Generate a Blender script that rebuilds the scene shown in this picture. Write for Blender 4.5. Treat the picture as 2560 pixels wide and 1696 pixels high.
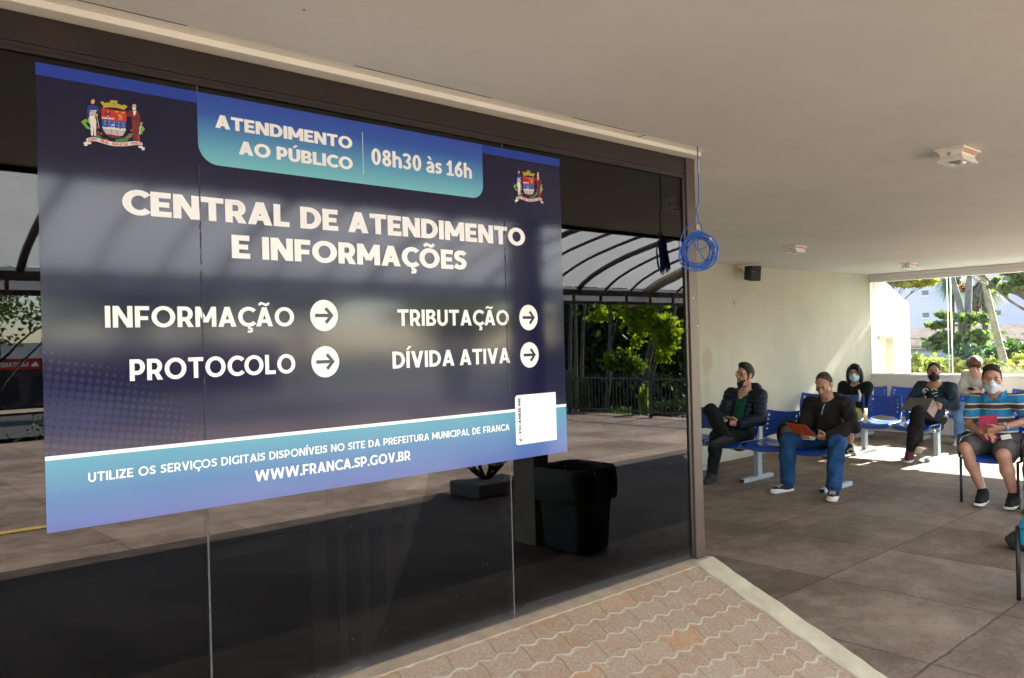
import bpy, math, random
import numpy as np
from mathutils import Vector, Matrix, Quaternion
from mathutils.geometry import delaunay_2d_cdt

for _o in list(bpy.data.objects):
    bpy.data.objects.remove(_o, do_unlink=True)
SC = bpy.context.scene
COL = SC.collection
rad = math.radians
PI = math.pi

# ------------------------------------------------------------------ camera, sky, sun, exposure
CAM = np.array([0.0, 0.0, 1.6])
FPX, YAW, PITCH, ROLL = 2046.13, 0.834767, 0.0033663, -0.0268953
_fw = np.array([math.cos(YAW)*math.cos(PITCH), math.sin(YAW)*math.cos(PITCH), math.sin(PITCH)])
_r0 = np.cross(_fw, [0, 0, 1.0]); _r0 /= np.linalg.norm(_r0); _u0 = np.cross(_r0, _fw)
_r = _r0*math.cos(ROLL)+_u0*math.sin(ROLL); _u = -_r0*math.sin(ROLL)+_u0*math.cos(ROLL)
cam = bpy.data.objects.new('camera', bpy.data.cameras.new('camera')); COL.objects.link(cam)
M = Matrix(((_r[0], _u[0], -_fw[0], CAM[0]), (_r[1], _u[1], -_fw[1], CAM[1]), (_r[2], _u[2], -_fw[2], CAM[2]), (0, 0, 0, 1)))
cam.matrix_world = M
cam.data.sensor_width = 36; cam.data.lens = FPX/2560*36
cam.data.clip_start = 0.05; cam.data.clip_end = 900
SC.camera = cam

SUN = np.array([-1.0, 0.065, -0.59])              # the way the sunlight travels
sun = bpy.data.objects.new('sun', bpy.data.lights.new('sun', 'SUN')); COL.objects.link(sun)
sun.data.energy = 5.0; sun.data.angle = rad(0.5); sun.data.color = (1.0, 0.94, 0.84)
sun.rotation_euler = Vector(SUN).to_track_quat('-Z', 'Y').to_euler()
W = bpy.data.worlds.new('World'); SC.world = W; W.use_nodes = True
nt = W.node_tree
sky = nt.nodes.new('ShaderNodeTexSky'); sky.sky_type = 'NISHITA'; sky.sun_disc = False
sky.sun_elevation = math.atan2(0.59, math.hypot(1, 0.065)); sky.sun_rotation = math.atan2(1.0, -0.065)
sky.air_density = 1.0; sky.dust_density = 0.6; sky.ozone_density = 1.4
nt.links.new(sky.outputs[0], nt.nodes['Background'].inputs[0])
nt.nodes['Background'].inputs[1].default_value = 0.10
SC.view_settings.view_transform = 'Standard'; SC.view_settings.look = 'None'
SC.view_settings.exposure = 3.66; SC.view_settings.gamma = 1.0
SC.cycles.max_bounces = 12; SC.cycles.diffuse_bounces = 6; SC.cycles.glossy_bounces = 4
SC.cycles.transparent_max_bounces = 16; SC.cycles.use_denoising = True
SC.cycles.sample_clamp_indirect = 8.0

GY = 2.457                                       # plane of the tinted glass wall
CZ = 2.53                                        # ceiling height
WX = 13.26                                       # window wall
BY = 5.95                                        # back wall

def ray(x, y):
    return _fw*FPX + _r*(x-1280) - _u*(y-848)
def onX(x, y, X):
    d = ray(x, y); return CAM + d*(X/d[0])
def onY(x, y, Y):
    d = ray(x, y); return CAM + d*(Y/d[1])
def mirX(x, y, X):                               # a thing seen in the glass, at plane X
    q = onX(x, y, X); q[1] = 2*GY-q[1]; return q
def mirY(x, y, Yv):
    q = onY(x, y, Yv); q[1] = 2*GY-q[1]; return q

# ------------------------------------------------------------------ object helpers
ORG = {}
def tag(o, label=None, cat=None, group=None, kind=None):
    if label: o['label'] = label
    if cat: o['category'] = cat
    if group: o['group'] = group
    if kind: o['kind'] = kind
    return o
def thing(name, label, cat, loc=(0, 0, 0), group=None):
    o = bpy.data.objects.new(name, None); COL.objects.link(o)
    o.empty_display_size = 0.1
    o.location = loc; ORG[o.name] = np.array(loc, float)
    return tag(o, label, cat, group)
def finish(name, verts, faces, mats, parent=None, mi=None, smooth=False, bevel=0, origin=None, label=None):
    verts = np.asarray(verts, float).reshape(-1, 3)
    root = parent
    while root is not None and root.parent is not None: root = root.parent
    off = ORG[root.name] if root is not None else (np.array(origin, float) if origin is not None else np.zeros(3))
    me = bpy.data.meshes.new(name)
    me.from_pydata([tuple(v) for v in (verts-off)], [], [tuple(int(i) for i in f) for f in faces])
    for m in (mats if isinstance(mats, (list, tuple)) else [mats]): me.materials.append(m)
    if mi is not None: me.polygons.foreach_set('material_index', np.asarray(mi, np.int32))
    if smooth: me.polygons.foreach_set('use_smooth', np.ones(len(me.polygons), bool))
    me.update()
    o = bpy.data.objects.new(name, me); COL.objects.link(o)
    if parent is not None: o.parent = parent
    else:
        o.location = off; ORG[o.name] = off
    if bevel:
        b = o.modifiers.new('bevel', 'BEVEL'); b.width = bevel; b.segments = 2; b.limit_method = 'ANGLE'; b.angle_limit = rad(40)
    if label: o['label'] = label
    return o
def copy_tree(o, parent=None):
    c = o.copy(); COL.objects.link(c)
    if parent is not None: c.parent = parent
    for ch in list(o.children):
        if not ch.name.startswith('end_cap'): copy_tree(ch, c)
    return c
def nrm(v):
    v = np.asarray(v, float); return v/max(np.linalg.norm(v), 1e-9)
class MB:
    def __init__(s): s.v = []; s.f = []; s.m = []
    def add(s, vs, fs, m=0):
        b = len(s.v); s.v += [tuple(map(float, v)) for v in vs]
        s.f += [tuple(b+i for i in f) for f in fs]; s.m += [m]*len(fs); return s
    def box(s, x0, x1, y0, y1, z0, z1, m=0):
        vs = [(x, y, z) for z in (z0, z1) for y in (y0, y1) for x in (x0, x1)]
        return s.add(vs, [(0, 2, 3, 1), (4, 5, 7, 6), (0, 1, 5, 4), (2, 6, 7, 3), (0, 4, 6, 2), (1, 3, 7, 5)], m)
    def obox(s, c, ax, ay, az, hx, hy, hz, m=0):                # oriented box
        c = np.array(c, float); ax, ay, az = nrm(ax), nrm(ay), nrm(az)
        vs = [c+ax*hx*i+ay*hy*j+az*hz*k for k in (-1, 1) for j in (-1, 1) for i in (-1, 1)]
        return s.add(vs, [(0, 2, 3, 1), (4, 5, 7, 6), (0, 1, 5, 4), (2, 6, 7, 3), (0, 4, 6, 2), (1, 3, 7, 5)], m)
    def bar(s, a, b, w, h, up=(0, 0, 1), m=0):
        a, b = np.array(a, float), np.array(b, float); d = nrm(b-a)
        sd = np.cross(d, up)
        if np.linalg.norm(sd) < 1e-6: sd = np.array([1.0, 0, 0])
        sd = nrm(sd); u = np.cross(sd, d)
        return s.obox((a+b)/2, d, sd, u, np.linalg.norm(b-a)/2, w/2, h/2, m)
    def tube(s, pts, r, n=8, m=0, closed=False, cap=True):
        P = [np.array(p, float) for p in pts]; N = len(P)
        R = r if hasattr(r, '__len__') else [r]*N
        ref = None; rings = []
        for i in range(N):
            if closed: d = nrm(P[(i+1) % N]-P[i-1])
            else: d = nrm(P[min(i+1, N-1)]-P[max(i-1, 0)])
            if ref is None:
                ref = np.cross(d, [0, 0, 1.0])
                if np.linalg.norm(ref) < 1e-3: ref = np.cross(d, [1.0, 0, 0])
            ref = nrm(ref-d*np.dot(ref, d)); b2 = np.cross(d, ref)
            rings.append([P[i]+R[i]*(math.cos(2*PI*k/n)*ref+math.sin(2*PI*k/n)*b2) for k in range(n)])
        vs = [v for g in rings for v in g]; fs = []
        for i in range(N if closed else N-1):
            j = (i+1) % N
            for k in range(n):
                k2 = (k+1) % n
                fs.append((i*n+k, i*n+k2, j*n+k2, j*n+k))
        if cap and not closed:
            fs.append(tuple(range(n-1, -1, -1))); fs.append(tuple((N-1)*n+k for k in range(n)))
        return s.add(vs, fs, m)
    def prism(s, poly, d, m=0):                                  # poly: 3D planar points, extruded by vector d
        n = len(poly); P = [np.array(p, float) for p in poly]; d = np.array(d, float)
        fs = [tuple(range(n-1, -1, -1)), tuple(range(n, 2*n))]+[(i, (i+1) % n, n+(i+1) % n, n+i) for i in range(n)]
        return s.add(P+[p+d for p in P], fs, m)
    def sphere(s, c, r, n=12, m=0, ax=None):
        r = r if hasattr(r, '__len__') else (r, r, r)
        A = ax if ax is not None else np.eye(3); vs = []; fs = []
        for i in range(n//2+1):
            t = PI*i/(n//2)
            for k in range(n):
                p = 2*PI*k/n
                q = np.array([r[0]*math.sin(t)*math.cos(p), r[1]*math.sin(t)*math.sin(p), r[2]*math.cos(t)])
                vs.append(np.array(c)+q[0]*A[0]+q[1]*A[1]+q[2]*A[2])
        for i in range(n//2):
            for k in range(n):
                fs.append((i*n+k, (i+1)*n+k, (i+1)*n+(k+1) % n, i*n+(k+1) % n))
        return s.add(vs, fs, m)
    def build(s, name, mats, parent=None, **kw):
        return finish(name, s.v, s.f, mats, parent, mi=s.m, **kw)

# ------------------------------------------------------------------ materials
def new_mat(name):
    m = bpy.data.materials.new(name); m.use_nodes = True
    return m, m.node_tree, m.node_tree.nodes['Principled BSDF']
def N(t, kind, **kw):
    n = t.nodes.new('ShaderNode'+kind)
    for k, v in kw.items(): setattr(n, k, v)
    return n
def math_(t, op, a, b=None, c=None, clamp=False):
    n = t.nodes.new('ShaderNodeMath'); n.operation = op; n.use_clamp = clamp
    for i, v in enumerate((a, b, c)):
        if v is None: continue
        if isinstance(v, (int, float)): n.inputs[i].default_value = v
        else: t.links.new(v, n.inputs[i])
    return n.outputs[0]
def mixc(t, f, a, b, blend='MIX'):
    n = t.nodes.new('ShaderNodeMix'); n.data_type = 'RGBA'; n.blend_type = blend
    for i, v in ((0, f), (6, a), (7, b)):
        if isinstance(v, (int, float)): n.inputs[i].default_value = v
        elif isinstance(v, tuple): n.inputs[i].default_value = (*v[:3], 1)
        else: t.links.new(v, n.inputs[i])
    return n.outputs[2]
def coords(t, kind='Object', scale=(1, 1, 1), rot=(0, 0, 0)):
    mp = N(t, 'Mapping')
    mp.inputs['Scale'].default_value = scale; mp.inputs['Rotation'].default_value = rot
    if kind == 'World': c = N(t, 'NewGeometry'); src = c.outputs['Position']
    else: c = N(t, 'TexCoord'); src = c.outputs[kind]
    t.links.new(src, mp.inputs[0]); return mp.outputs[0]
def noise(t, vec, scale, detail=4, rough=0.55, out=0):
    n = N(t, 'TexNoise'); n.inputs['Scale'].default_value = scale; n.inputs['Detail'].default_value = detail
    n.inputs['Roughness'].default_value = rough
    if vec is not None: t.links.new(vec, n.inputs['Vector'])
    return n.outputs[out]
def ramp(t, f, stops, interp='LINEAR'):
    n = N(t, 'ValToRGB'); n.color_ramp.interpolation = interp
    e = n.color_ramp.elements
    while len(e) < len(stops): e.new(0.5)
    for i, (p, c) in enumerate(stops):
        e[i].position = p; e[i].color = (*c[:3], 1) if isinstance(c, tuple) else (c, c, c, 1)
    t.links.new(f, n.inputs[0]); return n.outputs[0]
def bump(t, b, h, strength=0.3, dist=0.01):
    n = N(t, 'Bump'); n.inputs['Strength'].default_value = strength; n.inputs['Distance'].default_value = dist
    t.links.new(h, n.inputs['Height']); t.links.new(n.outputs[0], b.inputs['Normal']); return n
def mat(name, col, rough=0.6, var=0.25, scale=8, bmp=0.15, bscale=60, metal=0.0, spec=0.5, dark=None, bdist=0.004, coat=0):
    m, t, b = new_mat(name)
    v = coords(t)
    f = noise(t, v, scale, 5)
    d = dark if dark is not None else tuple(c*(1-var) for c in col)
    l = tuple(min(1, c*(1+var*0.5)) for c in col)
    t.links.new(ramp(t, f, ((0.3, d), (0.7, l))), b.inputs['Base Color'])
    b.inputs['Roughness'].default_value = rough; b.inputs['Metallic'].default_value = metal
    b.inputs['Specular IOR Level'].default_value = spec
    b.inputs['Coat Weight'].default_value = coat
    if bmp: bump(t, b, noise(t, v, bscale, 3), bmp, bdist)
    return m
def leaf_mat(name, c1, c2, trans=0.45):
    m, t, b = new_mat(name)
    v = coords(t)
    inf = N(t, 'ObjectInfo')
    f = noise(t, v, 2.5, 2)
    f2 = noise(t, v, 25, 2)
    f = math_(t, 'ADD', math_(t, 'MULTIPLY', f, 0.6), math_(t, 'MULTIPLY', f2, 0.4))
    c = ramp(t, f, ((0.35, c1), (0.65, c2)))
    t.links.new(c, b.inputs['Base Color']); b.inputs['Roughness'].default_value = 0.45
    tr = N(t, 'BsdfTranslucent'); mx = N(t, 'MixShader'); mx.inputs[0].default_value = trans
    c2n = mixc(t, 1.0, c, (1.0, 1.25, 0.35), 'MULTIPLY')
    t.links.new(c2n, tr.inputs[0])
    t.links.new(b.outputs[0], mx.inputs[1]); t.links.new(tr.outputs[0], mx.inputs[2])
    t.links.new(mx.outputs[0], t.nodes['Material Output'].inputs[0])
    return m

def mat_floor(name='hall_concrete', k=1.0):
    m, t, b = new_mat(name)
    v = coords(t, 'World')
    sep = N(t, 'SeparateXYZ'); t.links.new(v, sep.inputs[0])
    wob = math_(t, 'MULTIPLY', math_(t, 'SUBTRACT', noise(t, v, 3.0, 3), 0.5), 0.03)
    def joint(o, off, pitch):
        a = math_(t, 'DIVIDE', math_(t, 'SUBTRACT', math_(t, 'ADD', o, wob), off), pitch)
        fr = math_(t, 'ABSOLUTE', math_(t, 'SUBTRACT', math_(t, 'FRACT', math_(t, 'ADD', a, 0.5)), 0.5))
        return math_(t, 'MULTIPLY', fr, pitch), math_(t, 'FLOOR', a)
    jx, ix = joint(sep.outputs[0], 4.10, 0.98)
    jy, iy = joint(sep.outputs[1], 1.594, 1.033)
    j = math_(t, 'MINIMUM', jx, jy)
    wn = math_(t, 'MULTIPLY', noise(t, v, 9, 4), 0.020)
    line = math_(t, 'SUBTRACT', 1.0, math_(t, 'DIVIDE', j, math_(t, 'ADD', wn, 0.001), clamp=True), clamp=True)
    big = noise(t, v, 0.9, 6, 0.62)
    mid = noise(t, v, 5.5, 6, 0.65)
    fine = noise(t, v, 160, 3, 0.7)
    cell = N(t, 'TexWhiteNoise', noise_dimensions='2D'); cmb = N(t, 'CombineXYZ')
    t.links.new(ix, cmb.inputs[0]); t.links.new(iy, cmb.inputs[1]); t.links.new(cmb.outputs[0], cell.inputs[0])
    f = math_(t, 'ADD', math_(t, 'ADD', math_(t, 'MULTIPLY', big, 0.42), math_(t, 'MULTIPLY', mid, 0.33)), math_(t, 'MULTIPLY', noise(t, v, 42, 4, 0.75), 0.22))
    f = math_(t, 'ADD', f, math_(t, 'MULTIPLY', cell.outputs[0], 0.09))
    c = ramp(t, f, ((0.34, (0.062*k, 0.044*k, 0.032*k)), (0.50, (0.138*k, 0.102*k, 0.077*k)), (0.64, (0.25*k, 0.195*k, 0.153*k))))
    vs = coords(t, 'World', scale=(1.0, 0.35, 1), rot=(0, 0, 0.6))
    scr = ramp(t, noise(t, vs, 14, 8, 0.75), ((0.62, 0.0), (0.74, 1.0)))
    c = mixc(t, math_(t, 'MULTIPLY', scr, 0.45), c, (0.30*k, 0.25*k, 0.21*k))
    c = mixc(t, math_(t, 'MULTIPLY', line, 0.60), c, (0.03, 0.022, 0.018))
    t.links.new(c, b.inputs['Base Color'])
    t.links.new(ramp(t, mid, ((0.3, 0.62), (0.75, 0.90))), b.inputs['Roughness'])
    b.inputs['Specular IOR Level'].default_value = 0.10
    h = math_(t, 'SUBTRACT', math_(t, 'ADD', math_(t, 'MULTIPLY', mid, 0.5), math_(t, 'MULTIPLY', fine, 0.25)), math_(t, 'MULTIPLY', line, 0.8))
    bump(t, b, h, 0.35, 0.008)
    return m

def mat_pavers():
    # wavy interlocking pavers: rows run along X, courses climb the slope (object Y = along the slope)
    m, t, b = new_mat('wavy_pavers')
    v = coords(t)
    sep = N(t, 'SeparateXYZ'); t.links.new(v, sep.inputs[0])
    X, Y = sep.outputs[0], sep.outputs[1]
    wb = math_(t, 'MULTIPLY', math_(t, 'SUBTRACT', noise(t, v, 8, 4), 0.5), 0.030)
    H = 0.100; L = 0.205
    def zig(o, per, amp):
        return math_(t, 'MULTIPLY', math_(t, 'SINE', math_(t, 'MULTIPLY', o, 2*PI/per)), amp)
    y2 = math_(t, 'ADD', math_(t, 'ADD', Y, zig(math_(t, 'ADD', X, 3.0), L/2*1.0, 0.0088)), wb)
    q = math_(t, 'DIVIDE', y2, H); row = math_(t, 'FLOOR', q)
    fy = math_(t, 'MULTIPLY', math_(t, 'ABSOLUTE', math_(t, 'SUBTRACT', math_(t, 'FRACT', math_(t, 'ADD', q, 0.5)), 0.5)), H)
    par = math_(t, 'MULTIPLY', math_(t, 'MODULO', math_(t, 'ADD', row, 200.0), 2.0), L/2)
    x2 = math_(t, 'ADD', math_(t, 'ADD', math_(t, 'ADD', X, 10.0), par), math_(t, 'ADD', zig(math_(t, 'ADD', Y, 3.0), H, 0.006), wb))
    p = math_(t, 'DIVIDE', x2, L); colm = math_(t, 'FLOOR', p)
    fx = math_(t, 'MULTIPLY', math_(t, 'ABSOLUTE', math_(t, 'SUBTRACT', math_(t, 'FRACT', math_(t, 'ADD', p, 0.5)), 0.5)), L)
    jw = math_(t, 'ADD', 0.004, math_(t, 'MULTIPLY', noise(t, v, 22, 4), 0.010))
    sand = math_(t, 'SUBTRACT', 1.0, math_(t, 'SMOOTH_MIN', math_(t, 'DIVIDE', fy, jw), 1.0, 0.3), clamp=True)
    jw2 = math_(t, 'ADD', 0.001, math_(t, 'MULTIPLY', noise(t, v, 30, 4), 0.007))
    end = math_(t, 'SUBTRACT', 1.0, math_(t, 'DIVIDE', fx, jw2), clamp=True)
    cell = N(t, 'TexWhiteNoise', noise_dimensions='2D'); cmb = N(t, 'CombineXYZ')
    t.links.new(row, cmb.inputs[0]); t.links.new(colm, cmb.inputs[1]); t.links.new(cmb.outputs[0], cell.inputs[0])
    base = ramp(t, cell.outputs[0], ((0.0, (0.285, 0.172, 0.105)), (0.45, (0.305, 0.200, 0.130)), (0.90, (0.31, 0.220, 0.150)), (1.0, (0.37, 0.180, 0.085))))
    fine = noise(t, v, 190, 4, 0.75); mid = noise(t, v, 16, 5, 0.65)
    base = mixc(t, math_(t, 'MULTIPLY', ramp(t, mid, ((0.40, 0.0), (0.68, 1.0))), 0.7), base, (0.32, 0.262, 0.195))
    base = mixc(t, math_(t, 'MULTIPLY', ramp(t, noise(t, v, 75, 4, 0.8), ((0.40, 1.0), (0.60, 0.0))), 0.50), base, (0.13, 0.088, 0.06))
    c = mixc(t, math_(t, 'MULTIPLY', math_(t, 'MULTIPLY', sand, ramp(t, noise(t, v, 6, 4), ((.32, .25), (.62, .95)))), 0.75), base, (0.45, 0.385, 0.305))
    c = mixc(t, math_(t, 'MULTIPLY', end, 0.62), c, (0.17, 0.115, 0.078))
    spots = ramp(t, noise(t, v, 34, 6, 0.8), ((0.66, 0.0), (0.72, 1.0)))
    c = mixc(t, math_(t, 'MULTIPLY', math_(t, 'MULTIPLY', spots, math_(t, 'MAXIMUM', end, sand)), 0.8), c, (0.10, 0.09, 0.055))
    t.links.new(c, b.inputs['Base Color']); b.inputs['Roughness'].default_value = 0.9
    h = math_(t, 'ADD', math_(t, 'MULTIPLY', fine, 0.12), math_(t, 'ADD', math_(t, 'MULTIPLY', sand, 0.30), math_(t, 'MULTIPLY', end, -0.45)))
    h = math_(t, 'ADD', h, math_(t, 'MULTIPLY', mid, 0.35))
    bump(t, b, h, 0.7, 0.010); b.inputs['Specular IOR Level'].default_value = 0.15
    return m

def mat_glass():
    m, t, b = new_mat('dark_tinted_glass')
    v = coords(t, 'World')
    sep = N(t, 'SeparateXYZ'); t.links.new(v, sep.inputs[0])
    z = sep.outputs[2]
    # dust thrown up along the bottom edge, and a scatter of specks
    low = math_(t, 'POWER', math_(t, 'SUBTRACT', 1.0, math_(t, 'DIVIDE', math_(t, 'SUBTRACT', z, 0.485), 0.075), clamp=True), 2.0)
    n1 = noise(t, v, 30, 6, 0.7)
    dirt = math_(t, 'MULTIPLY', low, math_(t, 'ADD', 0.25, n1))
    vor = N(t, 'TexVoronoi'); vor.inputs['Scale'].default_value = 16; t.links.new(v, vor.inputs['Vector'])
    sp = math_(t, 'LESS_THAN', vor.outputs['Distance'], 0.028)
    sel = math_(t, 'GREATER_THAN', noise(t, v, 5, 2), 0.50)
    sp = math_(t, 'MULTIPLY', sp, sel)
    film = math_(t, 'MULTIPLY', ramp(t, noise(t, coords(t, 'World', scale=(3, 1, 0.6)), 2.2, 6, 0.7), ((0.50, 0.0), (0.8, 1.0))), 0.003)
    c = mixc(t, math_(t, 'ADD', math_(t, 'MULTIPLY', dirt, 0.5), film, clamp=True), (0.004, 0.004, 0.005), (0.30, 0.30, 0.32))
    c = mixc(t, math_(t, 'MULTIPLY', sp, 0.45), c, (0.5, 0.48, 0.44))
    t.links.new(c, b.inputs['Base Color'])
    b.inputs['Roughness'].default_value = 0.004
    t.links.new(math_(t, 'ADD', math_(t, 'MULTIPLY', sp, 0.3), 0.004), b.inputs['Roughness'])
    tr = N(t, 'BsdfTransparent'); tr.inputs[0].default_value = (.30, .29, .285, 1)
    gg = N(t, 'BsdfGlossy'); t.links.new(b.inputs['Roughness'].links[0].from_socket, gg.inputs['Roughness'])
    fr = N(t, 'Fresnel'); fr.inputs[0].default_value = 1.66
    bp = N(t, 'Bump'); bp.inputs['Strength'].default_value = .02; bp.inputs['Distance'].default_value = .02
    t.links.new(noise(t, v, 1.1, 2), bp.inputs['Height']); t.links.new(bp.outputs[0], gg.inputs['Normal'])
    m1 = N(t, 'MixShader'); t.links.new(fr.outputs[0], m1.inputs[0]); t.links.new(tr.outputs[0], m1.inputs[1]); t.links.new(gg.outputs[0], m1.inputs[2])
    b.inputs['Specular IOR Level'].default_value = .1
    m2 = N(t, 'MixShader'); cov = math_(t, 'ADD', math_(t, 'ADD', math_(t, 'MULTIPLY', dirt, .16), film), math_(t, 'MULTIPLY', sp, .4), clamp=True)
    t.links.new(cov, m2.inputs[0]); t.links.new(m1.outputs[0], m2.inputs[1]); t.links.new(b.outputs[0], m2.inputs[2])
    b.inputs['Base Color'].default_value = (.36, .35, .34, 1)
    for l_ in list(b.inputs['Base Color'].links): t.links.remove(l_)
    t.links.new(m2.outputs[0], t.nodes['Material Output'].inputs[0])
    return m

def mat_clear():
    m, t, b = new_mat('clear_window_glass')
    tr = N(t, 'BsdfTransparent'); tr.inputs[0].default_value = (0.93, 0.96, 0.95, 1)
    gl = N(t, 'BsdfGlossy'); gl.inputs['Roughness'].default_value = 0.02
    fr = N(t, 'Fresnel'); fr.inputs[0].default_value = 1.5
    mx = N(t, 'MixShader')
    t.links.new(fr.outputs[0], mx.inputs[0]); t.links.new(tr.outputs[0], mx.inputs[1]); t.links.new(gl.outputs[0], mx.inputs[2])
    t.links.new(mx.outputs[0], t.nodes['Material Output'].inputs[0])
    return m

def mat_plaster(name, col, stain=(0.30, 0.25, 0.18), amount=0.5, blotch=1.2):
    m, t, b = new_mat(name)
    v = coords(t, 'World')
    big = noise(t, v, blotch, 6, 0.6); fine = noise(t, v, 90, 4, 0.6)
    vs = coords(t, 'World', scale=(3.0, 3.0, 0.22))
    drip = noise(t, vs, 2.6, 6, 0.65)
    c = ramp(t, big, ((0.3, tuple(x*0.90 for x in col)), (0.7, tuple(min(1, x*1.05) for x in col))))
    c = mixc(t, math_(t, 'MULTIPLY', ramp(t, drip, ((0.52, 0.0), (0.80, 1.0))), amount), c, stain)
    t.links.new(c, b.inputs['Base Color']); b.inputs['Roughness'].default_value = 0.85
    b.inputs['Specular IOR Level'].default_value = 0.25
    bump(t, b, math_(t, 'ADD', math_(t, 'MULTIPLY', fine, 0.4), big), 0.12, 0.02)
    return m, t, b, v, c

def mat_backwall():
    m, t, b, v, c = mat_plaster('cream_wall_paint', (0.47, 0.45, 0.36), (0.36, 0.32, 0.24), 0.30)
    sep = N(t, 'SeparateXYZ'); t.links.new(v, sep.inputs[0])
    x, z = sep.outputs[0], sep.outputs[2]
    def blob(cx, cz, rx, rz, sc=5):
        dx = math_(t, 'DIVIDE', math_(t, 'SUBTRACT', x, cx), rx); dz = math_(t, 'DIVIDE', math_(t, 'SUBTRACT', z, cz), rz)
        d = math_(t, 'SQRT', math_(t, 'ADD', math_(t, 'MULTIPLY', dx, dx), math_(t, 'MULTIPLY', dz, dz)))
        d = math_(t, 'ADD', d, math_(t, 'MULTIPLY', math_(t, 'SUBTRACT', noise(t, v, sc, 4), 0.5), 1.6))
        return math_(t, 'SUBTRACT', 1.0, math_(t, 'MULTIPLY', math_(t, 'SUBTRACT', d, 0.55), 2.0), clamp=True)
    c2 = mixc(t, math_(t, 'MULTIPLY', blob(8.68, 1.28, 0.13, 0.22), 0.62), c, (0.36, 0.29, 0.20))     # brown damp stain
    c2 = mixc(t, math_(t, 'MULTIPLY', blob(8.66, 0.98, 0.10, 0.17), 0.50), c2, (0.38, 0.31, 0.22))
    c2 = mixc(t, math_(t, 'MULTIPLY', blob(9.30, 0.22, 0.30, 0.10, 26), 0.9), c2, (0.05, 0.04, 0.035))   # black scuffs at the skirting
    c2 = mixc(t, math_(t, 'MULTIPLY', blob(9.31, 2.03, 0.016, 0.035, 40), 0.8), c2, (0.16, 0.12, 0.08))
    c2 = mixc(t, math_(t, 'MULTIPLY', blob(10.6, 1.2, 0.5, 0.35, 3), 0.22), c2, (0.30, 0.29, 0.27))
    # hairline course of an old repair
    zl = math_(t, 'ABSOLUTE', math_(t, 'SUBTRACT', math_(t, 'ADD', z, math_(t, 'MULTIPLY', noise(t, v, 2, 3), 0.05)), 2.02))
    ln = math_(t, 'MULTIPLY', math_(t, 'SUBTRACT', 1.0, math_(t, 'DIVIDE', zl, 0.012), clamp=True), 0.35)
    c2 = mixc(t, ln, c2, (0.50, 0.45, 0.35))
    # grime near the floor
    g = math_(t, 'MULTIPLY', math_(t, 'SUBTRACT', 1.0, math_(t, 'DIVIDE', z, 0.10), clamp=True), 0.5)
    c2 = mixc(t, g, c2, (0.34, 0.28, 0.21))
    t.links.new(c2, b.inputs['Base Color'])
    return m

MT = {}
MT['floor'] = mat_floor(); MT['forecourt'] = mat_floor('sun_toned_concrete', 1.5); MT['shade_toned_floor'] = mat_floor('shade_toned_concrete', .5); MT['paver'] = mat_pavers(); MT['glass'] = mat_glass(); MT['clear'] = mat_clear()  # hall concrete again, with sunlight and canopy shade put into two extra tones
MT['back'] = mat_backwall()
MT['ceil'] = mat_plaster('ceiling_paint', (0.665, 0.655, 0.612), (0.52, 0.485, 0.43), 0.22, 0.55)
m_, t_, b_, v_, c_ = MT['ceil']; MT['ceil'] = m_
s_ = N(t_, 'SeparateXYZ'); t_.links.new(v_, s_.inputs[0])
def _dot(cx, cy, r):
    dx = math_(t_, 'SUBTRACT', s_.outputs[0], cx); dy = math_(t_, 'SUBTRACT', s_.outputs[1], cy)
    return math_(t_, 'LESS_THAN', math_(t_, 'ADD', math_(t_, 'MULTIPLY', dx, dx), math_(t_, 'MULTIPLY', dy, dy)), r*r)
c_ = mixc(t_, _dot(1.106, 2.038, .0045), c_, (.05, .04, .03)); c_ = mixc(t_, _dot(3.3, 2.12, .004), c_, (.12, .1, .08))
cr_ = noise(t_, coords(t_, 'World', (1.0, 1.0, 1)), 1.6, 7, .62)
crk = math_(t_, 'MULTIPLY', math_(t_, 'LESS_THAN', math_(t_, 'ABSOLUTE', math_(t_, 'SUBTRACT', cr_, .53)), .0012), .28)
pt_ = ramp(t_, noise(t_, coords(t_, 'World', (.8, 1.6, 1)), .9, 2, .4), ((.50, 0.0), (.54, .10)))
c_ = mixc(t_, pt_, c_, (.58, .55, .50)); c_ = mixc(t_, crk, c_, (.40, .36, .31)); t_.links.new(c_, b_.inputs['Base Color'])
MT['trim'] = mat_plaster('white_trim_paint', (0.72, 0.69, 0.60), (0.58, 0.51, 0.41), 0.25)[0]
MT['para'] = mat_plaster('parapet_paint', (0.66, 0.60, 0.48), (0.48, 0.40, 0.29), 0.35)[0]
MT['white'] = mat_plaster('white_exterior', (0.40, 0.395, 0.37), (0.24, 0.225, 0.19), 0.55, 2.5)[0]
MT['header'] = mat('grey_header_paint', (0.62, 0.60, 0.57), 0.6, 0.06, 2, 0.08)
MT['bronze'] = mat('bronze_anodised', (0.062, 0.036, 0.026), 0.42, 0.22, 14, 0.05, 120, spec=0.5); MT['bronze_h'] = mat('dark_bronze', (0.020, 0.0105, 0.0065), 0.5, 0.35, 9, 0.08, 120, spec=0.35)
MT['bronze_d'] = mat('dark_gasket', (0.014, 0.011, 0.010), 0.4, 0.2, 20, 0.05)
MT['silicone'] = mat('grey_silicone', (0.085, 0.08, 0.072), 0.7, 0.5, 30, 0.2, spec=.2)
MT['kerb'] = mat('yellowish_sandstone', (0.37, 0.315, 0.215), 0.85, 0.30, 7, 0.6, 90, dark=(0.29, 0.235, 0.17), bdist=0.006)
MT['mortar'] = mat('tan_mortar', (0.31, 0.22, 0.148), 0.9, 0.25, 10, 0.6, 80)
MT['earth'] = mat('dry_ground', (0.085, 0.085, 0.04), 0.95, 0.4, 0.6, 0.4, 6, dark=(0.04, 0.055, 0.018), bdist=0.05)
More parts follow.
